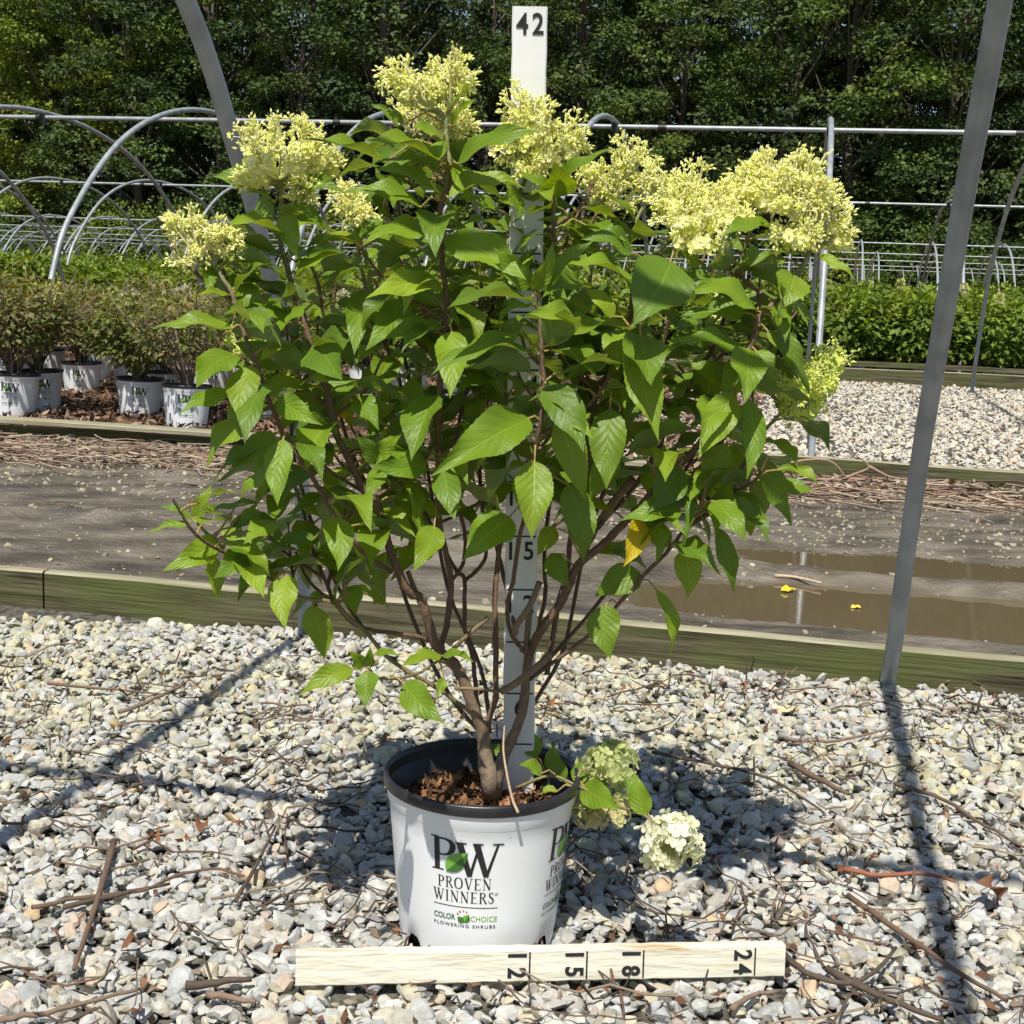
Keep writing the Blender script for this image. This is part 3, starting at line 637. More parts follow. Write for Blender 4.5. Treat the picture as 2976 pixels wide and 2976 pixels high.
def make_pot(parent, seg=64, logo=True, a0s=(0.,), soil_z=.19, chips=True):
    m = MB(); zs = [.0, .03, .06, .1, .14, .18, .205, .209, .228]; prof = [(pot_r(z), z) for z in zs[:7]]+[(pot_r(.209)+.0022, .209), (pot_r(.228)+.0026, .228)]
    notch = [radians(a) for a in (-52, 58, 128, -128)]; V = []
    for i, (rr, z) in enumerate(prof):
        for j in range(seg):
            a = 2*pi*j/seg; zz = z
            if i == 0:
                for q in notch:
                    d = abs((a-q+pi) % (2*pi)-pi); zz = max(zz, .027*max(0, 1-(d/.17)**4) if d < .17 else 0)
            V.append((rr*sin(a)*(1-(.0 if i else .012)), -rr*cos(a), zz))
    F = [[i*seg+j, i*seg+(j+1) % seg, (i+1)*seg+(j+1) % seg, (i+1)*seg+j] for i in range(len(prof)-1) for j in range(seg)]
    m.add(V, F); pot = m.build('pot', M_pot, parent, smooth=True)
    m = MB(); pr = [(.095, .004), (.100, .03), (.1268, .222), (.1345, .2265), (.1372, .2285), (.1375, .2405), (.1350, .2435), (.1312, .2425), (.1298, .236), (.1290, .222), (.1276, .218), (.1240, .185)]; V = []
    for rr, z in pr:
        for j in range(seg): a = 2*pi*j/seg; V.append((rr*sin(a), -rr*cos(a), z))
    F = [[i*seg+j, i*seg+(j+1) % seg, (i+1)*seg+(j+1) % seg, (i+1)*seg+j] for i in range(len(pr)-1) for j in range(seg)]
    m.add(V, F); m.build('rim', M_rim, pot, smooth=True)
    m = MB(); ring = []; rs = RS(3); V = [(0, 0, soil_z+.004)]
    for k in range(1, 7):
        for j in range(24): a = 2*pi*j/24; rr = .1262*k/6; V.append((rr*sin(a), -rr*cos(a), soil_z+rs.randn()*.004))
    F3 = [[0, 1+j, 1+(j+1) % 24] for j in range(24)]; F4 = [[1+(k-1)*24+j, 1+k*24+j, 1+k*24+(j+1) % 24, 1+(k-1)*24+(j+1) % 24] for k in range(1, 6) for j in range(24)]
    m.add(V, [F3, F4]); so_ = m.build('soil', M_soilpot, parent, smooth=True)
    if chips:
        r = RS(9); n = 1500; a = r.uniform(0, 6.3, n); rr = .124*np.sqrt(r.rand(n)); P = np.stack([rr*np.sin(a), rr*np.cos(a), soil_z+r.uniform(0, .012, n)], 1)
        m = MB(); flakes(m, P, np.clip(r.lognormal(np.log(.006), .5, n), .002, .016), r, mixcols(r, n, [(.16, .075, .035), (.30, .15, .07), (.07, .04, .025), (.40, .22, .10), (.2, .11, .05)], .35), .35, .6)
        tag(m.build('bark_chips', M_litter, parent), kind='stuff')
    if logo:
        for a0 in a0s:
            def wr(Q, eps): return [((pot_r(z)+eps)*sin(a0+s/.122), -(pot_r(z)+eps)*cos(a0+s/.122), z) for s, z in Q]
            black, gd, gl, rd, og = MB(), MB(), MB(), MB(), MB()
            def addq(mb, quads, eps):
                V = []; F = []
                for q in quads: F.append([len(V)+i for i in range(4)][::-1]); V += wr(q, eps)
                mb.add(V, F)
            e = .0006
            for i, st in enumerate(G_['P'][1]):
                a, b = ribbon(st); addq(black, [[(-.048+p[0]*.058, .1445+p[1]*.0485) for p in (a[k], a[k+1], b[k+1], b[k])] for k in range(len(a)-1)], e+i*.00006)
            for i, st in enumerate(G_['W'][1]):
                a, b = ribbon(st); addq(black, [[(-.0135+p[0]*.0600, .1400+p[1]*.0485) for p in (a[k], a[k+1], b[k+1], b[k])] for k in range(len(a)-1)], e+i*.00006+.0003)
            addq(black, serif('PROVEN', -.0385, .074, .1205, .0165), e); addq(black, serif('WINNERS', -.0455, .086, .1005, .0165), e)
            addq(black, [[(-.0455+i*.0091, .0935), (-.0455+(i+1)*.0091, .0935), (-.0455+(i+1)*.0091, .0945), (-.0455+i*.0091, .0945)] for i in range(10)], e)
            def leafshape(mb, x0, y0, x1, y1, w, eps):
                t = np.linspace(0, 1, 9); d = np.array([x1-x0, y1-y0]); nn = np.array([-d[1], d[0]])
                c = np.array([x0, y0])+t[:, None]*d; ww = (np.sin(pi*t**.8)*w)[:, None]; a, b = c+nn*ww, c-nn*ww*.9
                addq(mb, [[tuple(p) for p in (a[i], a[i+1], c[i+1], c[i])] for i in range(8)], eps)
                addq(gd if mb is gl else mb, [[tuple(p) for p in (c[i], c[i+1], b[i+1], b[i])] for i in range(8)], eps)
            leafshape(gl, -.0255, .1445, .0035, .1745, .30, .0016)
            leafshape(gl, -.0005, .071, .0065, .0835, .42, .0007); leafshape(gd, -.001, .071, -.0095, .0795, .40, .0009)
            for (x, y, mb) in ((-.0095, .0835, rd), (-.0065, .0870, rd), (-.0015, .0885, og), (.003, .0870, og)):
                t = np.linspace(0, 2*pi, 9)[:-1]; mb.add(wr([(x+.0015*cos(k), y+.0015*sin(k)) for k in t], .0007), [list(range(8))[::-1]])
            for txt, x, wd, y, h, mb, bo, sp in (('COLOR', -.0455, .0325, .0735, .0085, gd, .02, 1), ('CHOICE', .0085, .0375, .0735, .0080, gl, 0, 1), ('FLOWERING SHRUBS', -.0455, .0895, .0635, .0050, black, .01, 1.35), ('R', .0420, .0022, .113, .0024, black, 0, 1)):
                V, F = text_tris(txt, bo, sp); V = V/V.max(0)*[wd, h]+[x, y]; mb.add(wr(V, e), F)
            t = np.linspace(0, 2*pi, 17)
            addq(black, [[(.0431+.0022*cos(t[i]), .1142+.0022*sin(t[i])), (.0431+.0022*cos(t[i+1]), .1142+.0022*sin(t[i+1])), (.0431+.0018*cos(t[i+1]), .1142+.0018*sin(t[i+1])), (.0431+.0018*cos(t[i]), .1142+.0018*sin(t[i]))] for i in range(16)], e)
            for mb, mt, nm in ((black, M_ink, 'lettering'), (gl, M_glite, 'leaf_emblem'), (gd, M_gdark, 'leaf_emblem'), (rd, M_red, 'dot_emblem'), (og, M_orange, 'dot_emblem')):
                mb.build(nm, mt, pot)
    return pot

# ------------------------------------------------------------------ potted shrubs behind
def far_shrub(seed, pal, nleaf, stems, R, z0, z1, ls, twiggy=0, flowers=0, green_fill=True):
    root = bpy.data.objects.new('potted_shrub', None); COL.objects.link(root)
    make_pot(root, 40, True, (0., 2.1, -2.1), chips=False)
    r = RS(seed); sm = MB(); tips = []
    for k in range(stems):
        a = r.uniform(0, 6.3); R1 = R*r.uniform(.2, 1)**.5; top = np.array([R1*cos(a), R1*sin(a), z0+(z1-z0)*r.uniform(.45, 1)])
        P = smoothline([(0.015*cos(a), .015*sin(a), .18), (R1*.25*cos(a), R1*.25*sin(a), .18+(top[2]-.18)*.4), top], 4)
        c = np.array([(.16, .12, .09), (.3, .24, .18), (.22, .15, .11)][r.randint(3)]); sm.tube(P, np.linspace(.006, .002, len(P)), 5, col=c, cap=False); tips.append(P)
        for q in range(3 if twiggy else 1):
            i = r.randint(3, len(P)); a2 = a+r.randn(); p2 = P[i]+np.array([cos(a2)*.12, sin(a2)*.12, r.uniform(.02, .16)])
            sm.tube([P[i-1], (P[i]+p2)/2, p2], [.003, .0022, .001], 4, col=c*1.2, cap=False); tips.append(np.array([P[i], p2]))
    sm.build('stems', M_stem, root, smooth=True)
    mb = MB(); n = nleaf; d = rnd_dirs(r, n); rad = r.uniform(.1, 1, n)**.42
    zc, zh = (z0+z1)/2, (z1-z0)/2; lump = 1+.13*np.sin(d[:, 0]*5+seed)+.12*np.sin(d[:, 1]*6+seed*2)+.08*np.sin(d[:, 2]*9)
    P = d*(rad*lump)[:, None]*[R, R, zh]+[0, 0, zc]; D = d*[1, 1, .3]+r.randn(n, 3)*.45; D[:, 2] -= .35
    N = np.tile([0, 0, 1.], (n, 1))+r.randn(n, 3)*.4+d*.4
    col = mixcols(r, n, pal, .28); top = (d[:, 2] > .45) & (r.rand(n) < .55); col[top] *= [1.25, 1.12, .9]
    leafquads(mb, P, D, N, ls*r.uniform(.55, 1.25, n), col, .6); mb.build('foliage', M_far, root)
    if flowers:
        for k in range(flowers):
            a = r.uniform(0, 6.3); c = np.array([R*.6*cos(a), R*.6*sin(a)-.05, zc+zh*r.uniform(.55, 1.0)]); n = 140; dd = rnd_dirs(r, n); m = MB()
            leafquads(m, c+dd*[.045, .045, .06]*r.uniform(.6, 1, n)[:, None], dd, rnd_dirs(r, n), np.full(n, .02), mixcols(r, n, [(.75, .72, .5), (.7, .6, .5)] if k % 2 else [(.65, .65, .2), (.7, .7, .3)], .1), 1.)
            m.build('flower_head', M_petal, root)
    return root
BRN = [(.17, .17, .055), (.13, .14, .05), (.20, .16, .07), (.12, .16, .04), (.23, .22, .09)]
MIX = [(.13, .17, .04), (.16, .19, .045), (.11, .13, .04), (.18, .17, .06)]
GRN = [(.13, .19, .028), (.16, .23, .03), (.10, .155, .024), (.20, .27, .035)]
pk = [far_shrub(1, BRN, 1700, 22, .34, .34, .78, .045, 1, 2), far_shrub(2, MIX, 2600, 20, .36, .30, .76, .045, 1, 1), far_shrub(3, BRN, 1300, 26, .34, .36, .76, .04, 1)]
left = [((25, 783), 0, 'brownish twiggy shrub in a white pot at the left frame edge'), ((263, 783), 1, 'olive green shrub in a white pot right of the leftmost hoop leg, behind the plank'), ((352, 806), 2, 'bare brown twiggy shrub in the white pot nearest the timber plank'), ((483, 790), 1, 'mixed green shrub in a white pot close to the left branches of the hydrangea'),
        ((155, 738), 0, 'brown shrub in a shaded white pot behind the leftmost hoop leg'), ((75, 772), 2, 'twiggy shrub in a white pot tucked behind the pot at the left frame edge'), ((318, 768), 0, 'brown shrub in a white pot between the two front pots'), ((520, 752), 1, 'olive shrub in a white pot just left of the leaning hoop foot'),
        ((250, 735), 2, 'brown shrub in the second line behind the olive green one'), ((400, 742), 0, 'brown shrub in the second line behind the bare twiggy one'), ((620, 770), 1, 'green shrub in a white pot seen through the left branches'), ((690, 742), 0, 'brown shrub in a pot hidden behind the middle left branches'), ((770, 745), 2, 'pale pot with twigs seen through the centre of the hydrangea'), ((20, 722), 1, 'olive shrub in the back line at the left frame edge'), ((180, 715), 1, 'green shrub in the back line above the leftmost hoop foot'), ((470, 725), 2, 'thin brown shrub in the back line'), ((350, 712), 1, 'green shrub in the back line left of the hydrangea'), ((570, 722), 0, 'brown shrub in the back line behind the leaning hoop'), ((860, 765), 1, 'green shrub in a pot behind the trunk side branches'), ((960, 770), 0, 'brown shrub in a pot behind the upright measuring board'), ((90, 705), 0, 'brown shrub in the last line near the left edge'), ((280, 700), 1, 'green shrub in the last line of brown shrubs'), ((-60, 770), 1, 'green shrub just outside the left edge beside the hoop')]
up_ = set(); rr_ = RS(5)
for (x, y), k, lab in left:
    o = pk[k] if k not in up_ else copy_tree(pk[k]); up_.add(k); p = gnd(x*S2, y*S2, .085); o.location = p
    o.rotation_euler = (radians(rr_.uniform(-2, 2)), radians(rr_.uniform(-2, 2)), atan2(p[0], p[1])*-1+rr_.uniform(-.25, .25)); s = rr_.uniform(.95, 1.05); o.scale = (s, s, s*rr_.uniform(.88, .98))
    if y < 760: o.location.z -= .02
    tag(o, lab, 'potted shrub', 'brownish potted shrubs beyond the mud road')
hk = [far_shrub(11, GRN, 2600, 14, .42, .16, .93, .085), far_shrub(12, GRN, 2600, 14, .44, .18, .96, .08, flowers=1), far_shrub(13, GRN, 2600, 14, .42, .14, .90, .09)]
for hrow, (v, rn, zb) in enumerate(((14.75, 'front', .02), (15.6, 'second', .03), (16.6, 'third', .04), (18.0, 'fourth', .06), (19.6, 'fifth', .08))):
    u0, u1 = -9.5-hrow*.5, 3.9+hrow*.4; n_ = int((u1-u0)/.72)
    for i in range(n_):
        k = (i*7+hrow*3) % 3; key = 10+k; o = hk[k] if key not in up_ else copy_tree(hk[k]); up_.add(key)
        o.location = uv(u0+i*.72+rr_.uniform(-.07, .07), v+rr_.uniform(-.06, .06), zb); o.rotation_euler = (0, 0, rr_.uniform(0, 6.3)); s = rr_.uniform(.94, 1.10); o.scale = (s, s, s)
        tag(o, 'green shrub in white pot, %s from left in the %s line of the far hedge' % (ORD[i], rn), 'potted shrub', 'green potted shrubs forming the far hedge')

# ------------------------------------------------------------------ measuring boards
M_white = noisy('white_painted_wood', [(.3, (.78, .78, .75)), (.7, (.86, .86, .84))], 3, .6, 30, .15, .002, .4, (8, 8, 1))
M_worn = wood('worn_white_wood', [(.32, (.52, .38, .22)), (.42, (.72, .68, .54)), (.8, (.82, .80, .70))], (1, 10, 10))
M_raw = wood('bare_wood_edge', [(.3, (.35, .22, .12)), (.5, (.62, .50, .34)), (.8, (.80, .76, .62))], (1, 9, 9))
def board(name, label, base, axis, up, L, W, T, matf, marks, mats):
    """base: lower left front corner; axis = length direction, up = width direction; front faces cross(axis, up)"""
    axis, up = nrm(axis), nrm(up); up = nrm(up-axis*np.dot(up, axis)); fr = np.cross(axis, up)
    root = empty(name, base, label, 'measuring board'); b = MB()
    def P(l, w_, d): return base+axis*l+up*w_+fr*d-np.asarray(base)
    rs = RS(4); n = 40; V = []; e = .0018
    for i in range(n+1):
        l = L*i/n; j = [rs.randn()*.0004 for _ in range(4)]
        for (w_, d) in ((e, 0), (W-e, 0), (W, -e), (W, -T+e), (W-e, -T), (e, -T), (0, -T+e), (0, -e)): V.append(P(l, w_+j[0], d+j[1]*.6))
    F = [[i*8+k, (i+1)*8+k, (i+1)*8+(k+1) % 8, i*8+(k+1) % 8] for i in range(n) for k in range(8)]
    b.add(V, [F, [list(range(8))], [[n*8+k for k in range(8)][::-1]]])
    o = b.build('plank', matf, root)
    for kind, l, args in marks:
        if kind == 'line':
            hw = .0011; ink = MB(); ink.add([P(l-hw, .003, .0009), P(l+hw, .003, .0009), P(l+hw, W-.003, .0009), P(l-hw, W-.003, .0009)], [[0, 1, 2, 3]]); ink.build('tick_mark', M_ink, root)
        else:
            txt, w0, size, bold, mode = args; V, F = text_tris(txt, bold); V = V/V[:, 1].max()*size*[.86, 1]
            if mode == 'along': Q = [P(l-(size-y) - .004, w0-x, .0012) for x, y in V]      # digit tops point along the board
            else: Q = [P(l+y, w0-x, .0012) for x, y in V]
            ink = MB(); ink.add(Q, F); ink.build('numeral', M_ink, root)
    return root
# lying one, on edge in front of the pot
A0 = gnd(557*S2, 1862*S2, .012); A1 = gnd(1480*S2, 1843*S2, .012); ax = nrm(A1-A0); Lr = np.linalg.norm(A1-A0)
mk = []
IN = Lr/25.65
for inch, d2 in ((12, '12'), (15, '15'), (18, '18'), (24, '24')):
    l = inch*IN; mk.append(('line', l, None))
    for q, dg in enumerate(d2): mk.append(('txt', l, (dg, .0385-q*.0185, .025, .03, 'along')))
board('measuring_board', 'worn white measuring board lying on edge before the pot, marked 12 15 18 24', A0, ax, np.array([0, .10, 1]), Lr, .0435, .019, M_worn, mk, None)
# upright one, standing in the pot
YS = 1.885
B0 = at(977*S2, 1497*S2, YS)
top = at(1000*S2, 12*S2, YS-.075)
axs = nrm(top-B0); Lh = np.linalg.norm(top-B0); INs = Lh/42.
mk = []
rgt = nrm(np.cross(np.array([0, -1., 0]), axs))*-1
for inch in (3, 6, 9, 12, 15, 18, 21, 24, 27, 30, 33, 36): mk.append(('line', inch*INs, None))
Wd = .0445
for inch, txt in ((6, '6'), (12, '12'), (15, '15'), (18, '18'), (24, '24'), (30, '30'), (36, '36'), (42, '42')):
    h_ = .026; y0 = inch*INs-h_-.0075
    xs = [.0052, .0255] if len(txt) == 2 else [.016]
    for q, dg in enumerate(txt): mk.append(('txt', y0, (dg, Wd-xs[q], h_, .015, 'up')))
board('measuring_board', 'tall white measuring board standing upright behind the shrub with 42 at its top', B0+rgt*(-Wd/2)*-1-0, axs, -rgt, Lh, Wd, .019, M_white, mk, None)
# ------------------------------------------------------------------ the hydrangea in its pot
hyd = empty('potted_hydrangea', (PCX, PCY, 0), 'large hydrangea with pale yellow flower heads in a white printed pot on the near gravel', 'potted shrub')
hyd_pot = make_pot(hyd, 96, True, (radians(-7.5), radians(72), radians(160)))
PX0 = np.array([PCX, PCY, 0.])
Y0 = PCY
def lay(pts): return np.array([at(x, y, Y0+d) for x, y, d in pts])
STEMS = {
'A': ([(1425, 2275, -.02), (1410, 2200, -.02), (1405, 2140, -.02), (1370, 2040, -.03), (1328, 1940, -.03), (1284, 1900, -.04), (1256, 1850, -.05), (1235, 1770, -.06), (1217, 1733, -.06), (1185, 1715, -.07), (1130, 1590, -.08), (1097, 1470, -.10), (1058, 1425, -.10), (1025, 1354, -.11), (981, 1266, -.11), (949, 1128, -.11), (916, 1040, -.11), (889, 947, -.11), (856, 854, -.10), (834, 771, -.10), (812, 690, -.10), (819, 590, -.10), (813, 510, -.10)], .0165, .0030, .42),
'B': ([(1137, 1661, -.08), (1058, 1607, -.12), (1014, 1558, -.14), (970, 1497, -.16), (905, 1382, -.17), (861, 1316, -.18), (823, 1258, -.18), (785, 1167, -.18), (752, 1074, -.18), (724, 1008, -.18), (697, 931, -.17), (675, 854, -.16), (636, 788, -.15), (598, 722, -.15)], .0058, .0028, .05),
'C': ([(1421, 2110, -.02), (1344, 2052, -.04), (1257, 1991, -.06), (1136, 1920, -.08), (1059, 1832, -.09), (1015, 1795, -.10), (965, 1750, -.10), (880, 1735, -.11), (779, 1680, -.12), (697, 1635, -.13), (636, 1580, -.14), (562, 1512, -.15)], .0062, .0022, .45),
'D': ([(1262, 1862, -.04), (1180, 1845, -.06), (1100, 1835, -.07), (1037, 1818, -.08), (990, 1775, -.08), (950, 1700, -.07), (910, 1600, -.05), (884, 1497, -.04), (850, 1400, -.02), (800, 1330, 0)], .0055, .0026, .35),
'E': ([(1310, 1935, -.05), (1273, 1922, -.10), (1235, 1947, -.14), (1180, 1968, -.18), (1097, 1970, -.23), (1072, 1940, -.25)], .0036, .002, 2),
'F': ([(1395, 2090, -.01), (1330, 1960, .0), (1284, 1890, .0), (1302, 1800, -.01), (1310, 1680, -.02), (1283, 1557, -.04), (1276, 1492, -.05), (1275, 1380, -.07), (1273, 1277, -.08), (1279, 1118, -.10), (1295, 958, -.12), (1298, 865, -.13), (1285, 755, -.13), (1277, 620, -.13), (1297, 554, -.12), (1307, 492, -.12), (1297, 398, -.11), (1298, 340, -.11)], .0085, .0034, .42),
'F2': ([(1310, 1690, -.02), (1345, 1640, .0), (1352, 1560, .02), (1330, 1450, .03), (1322, 1300, .04), (1350, 1150, .05), (1375, 1000, .06), (1400, 880, .06), (1445, 760, .06)], .005, .0028, .3),
'T': ([(1405, 2140, -.02), (1425, 2080, -.02), (1440, 2030, -.01), (1442, 1900, .0), (1438, 1780, .0), (1442, 1680, .01), (1457, 1571, .02), (1500, 1430, .03), (1480, 1250, .05), (1430, 1100, .07), (1430, 900, .09), (1470, 720, .06), (1500, 600, .0), (1540, 480, -.03)], .0085, .003, .4),
'W': ([(1400, 2110, .01), (1385, 2030, .02), (1374, 1912, .03), (1352, 1830, .04), (1349, 1685, .05), (1325, 1655, .06), (1240, 1500, .08), (1190, 1390, .09), (1195, 1280, .10), (1160, 1100, .11), (1090, 930, .12), (1055, 800, .12), (1030, 660, .12)], .0065, .0026, .35),
'W2': ([(1349, 1690, .05), (1400, 1640, .06), (1413, 1590, .07), (1400, 1450, .09), (1385, 1300, .11), (1340, 1150, .14), (1300, 950, .16), (1230, 800, .17), (1160, 620, .16), (1164, 480, .12), (1180, 380, .05)], .0052, .0026, .3),
'G': ([(1528, 1896, .0), (1511, 1879, -.01), (1485, 1835, -.03), (1473, 1764, -.04), (1490, 1692, -.06), (1511, 1555, -.09), (1530, 1480, -.12), (1548, 1370, -.15), (1556, 1300, -.16), (1573, 1222, -.17), (1581, 1128, -.17), (1575, 1030, -.17), (1570, 947, -.17), (1565, 850, -.17), (1562, 800, -.17)], .0058, .003, .48),
'M': ([(1440, 2275, .01), (1462, 2200, .01), (1486, 2151, .01), (1517, 2073, .0), (1530, 1957, .0), (1540, 1900, .0), (1566, 1840, -.01), (1626, 1757, -.02), (1659, 1691, -.03), (1681, 1642, -.03), (1758, 1576, -.04), (1808, 1526, -.05), (1857, 1477, -.06), (1910, 1415, -.07), (1977, 1350, -.08), (2032, 1290, -.09), (2085, 1220, -.10), (2125, 1141, -.11), (2164, 1053, -.12), (2191, 976, -.12), (2213, 915, -.12), (2279, 856, -.11), (2334, 774, -.10), (2350, 735, -.10), (2373, 660, -.10)], .0140, .0035, .5),
'M2': ([(1590, 1960, .02), (1610, 1830, .03), (1625, 1740, .04), (1650, 1650, .05), (1665, 1500, .06), (1700, 1380, .07), (1735, 1140, .06), (1779, 1074, .04), (1807, 991, .02), (1834, 920, .0), (1840, 837, -.02), (1870, 760, -.04), (1927, 717, -.05), (1980, 640, -.06)], .0075, .0032, .4),
'N': ([(1540, 1975, .0), (1600, 1930, -.01), (1665, 1883, -.02), (1736, 1823, -.03), (1797, 1757, -.04), (1874, 1669, -.06), (1934, 1609, -.06), (1983, 1548, -.07), (2027, 1510, -.07), (2082, 1462, -.07), (2136, 1390, -.06), (2180, 1320, -.05), (2240, 1230, -.04), (2330, 1150, -.03)], .0055, .0026, .45),
'O': ([(1681, 1642, -.03), (1715, 1570, .0), (1742, 1527, .01), (1824, 1438, .03), (1900, 1330, .04), (1944, 1229, .05), (1988, 1158, .05), (2032, 1070, .04), (2081, 998, .02), (2114, 890, .0), (2140, 800, -.03), (2170, 700, -.04), (2195, 620, -.05)], .0068, .0032, .4),
'Q': ([(1530, 1957, .02), (1560, 1840, .05), (1584, 1727, .07), (1582, 1600, .09), (1600, 1450, .11), (1640, 1300, .13), (1690, 1100, .14), (1710, 900, .13), (1720, 760, .1), (1745, 640, .08)], .006, .003, .4),
'R': ([(1500, 1840, .02), (1470, 1700, .05), (1440, 1560, .08), (1440, 1400, .1), (1450, 1260, .10), (1490, 1100, .08), (1545, 950, .03), (1590, 800, -.02), (1605, 700, -.05), (1609, 600, -.06), (1612, 560, -.06)], .0058, .003, .42),
'K1': ([(1486, 2151, .05), (1560, 2030, .12), (1640, 1880, .18), (1700, 1600, .22), (1800, 1300, .25), (1900, 1080, .25), (1950, 900, .22), (1960, 760, .18)], .006, .003, .4),
'K2': ([(1405, 2140, .03), (1300, 2010, .12), (1200, 1800, .2), (1100, 1500, .24), (1000, 1250, .25), (960, 1000, .24), (980, 800, .22), (1000, 640, .2)], .006, .003, .4),
'K3': ([(1460, 2180, .05), (1490, 1950, .18), (1520, 1700, .25), (1500, 1300, .3), (1530, 1000, .3), (1560, 760, .26), (1640, 640, .2)], .006, .003, .4),
'K4': ([(1425, 2150, .03), (1400, 1950, .15), (1300, 1700, .22), (1240, 1350, .28), (1180, 1050, .28), (1150, 820, .25), (1140, 700, .2)], .006, .003, .4),
'K5': ([(1540, 1975, .04), (1700, 1800, .12), (1850, 1600, .16), (2000, 1350, .18), (2080, 1180, .16), (2100, 1000, .12), (2130, 880, .1)], .0055, .003, .4),
'K6': ([(1059, 1832, -.05), (980, 1700, .02), (900, 1500, .06), (850, 1300, .08), (860, 1150, .08), (940, 1000, .07), (930, 850, .05), (900, 760, .02)], .005, .0028, .25),
}
r = RS(77); SP = {}; allpts = []
for k, (pts, r0_, r1_, f0) in STEMS.items():
    P = smoothline(lay(pts), 5); t = np.linspace(0, 1, len(P)); r0_ *= .54; r1_ *= .9; R = r0_+(r1_-r0_)*t**.8
    if k in 'AM': R[:14] = np.maximum(R[:14], np.linspace(.0128 if k == 'A' else .0098, R[14], 14)); P[0, 2] -= .02
    node = (np.arange(len(P)) % 7 == 3)*.12; R = R*(1+node)
    P = P+r.randn(*P.shape)*.0004; SP[k] = (P, R)
    allpts.append(P)
    old = np.array([.17, .105, .068]) if k not in ('C', 'E') else np.array([.22, .18, .08]); pale = np.array([.30, .23, .16])
    mb = MB(); n_ = 10; mb.tube(P-PX0, R, n_)
    tt = np.repeat(t, n_)[:, None]; low = np.clip(1-tt/.22, 0, 1) if k in 'AM' else np.zeros_like(tt)
    young = np.clip((tt-.8)/.15, 0, 1); green = np.array([.26, .29, .12])
    c = old*(1-low)+pale*low; c = c*(1-young)+green*young
    mb.C[-1] = c*(1+.15*r.randn(len(tt), 1)); mb.build('stem', M_stem, hyd, smooth=True)
STP = np.concatenate([p[len(p)//5:] for p in allpts])
# bare snags, hanging dry petiole
mb = MB()
for pts, ra in (([(1311, 2092, -.04), (1345, 2050, -.05), (1420, 1995, -.06), (1412, 1795, -.06)][:0], 0), ([(1310, 1893, -.06), (1360, 1845, -.07), (1419, 1794, -.06)], .0035), ([(1569, 1690, -.05), (1540, 1760, -.06), (1500, 1820, -.05), (1497, 1842, -.04)], .005), ([(1540, 1760, .0), (1532, 1850, .0), (1528, 1900, .0)], .005), ([(1455, 2010, -.05), (1500, 1985, -.04), (1570, 1930, -.03), (1600, 1900, -.02)], .006), ([(1185, 1660, -.05), (1200, 1700, -.05), (1217, 1735, -.06)], .004), ([(1320, 2000, -.06), (1400, 2003, -.06), (1450, 2012, -.05)], .0028), ([(1840, 1390, .0), (1790, 1450, .01), (1735, 1530, .02)], .007), ([(1600, 1540, .0), (1620, 1520, -.02), (1665, 1495, -.03)], .003)):
    if len(pts): mb = MB(); P = smoothline(lay(pts), 4); mb.tube(P-PX0, ra*.85, 8, col=(.24, .17, .10)); mb.build('cut_branch', M_stem, hyd, smooth=True)
mb = MB(); P = smoothline([at(1466, 2110, Y0-.06), at(1463, 2180, Y0-.09), at(1475, 2260, Y0-.12), at(1490, 2325, Y0-.133), at(1506, 2362, Y0-.148)], 5); mb.tube(P-PX0, np.linspace(.0012, .0022, len(P)), 6, col=(.50, .36, .24)); mb.build('dry_petiole', M_stem, hyd, smooth=True)

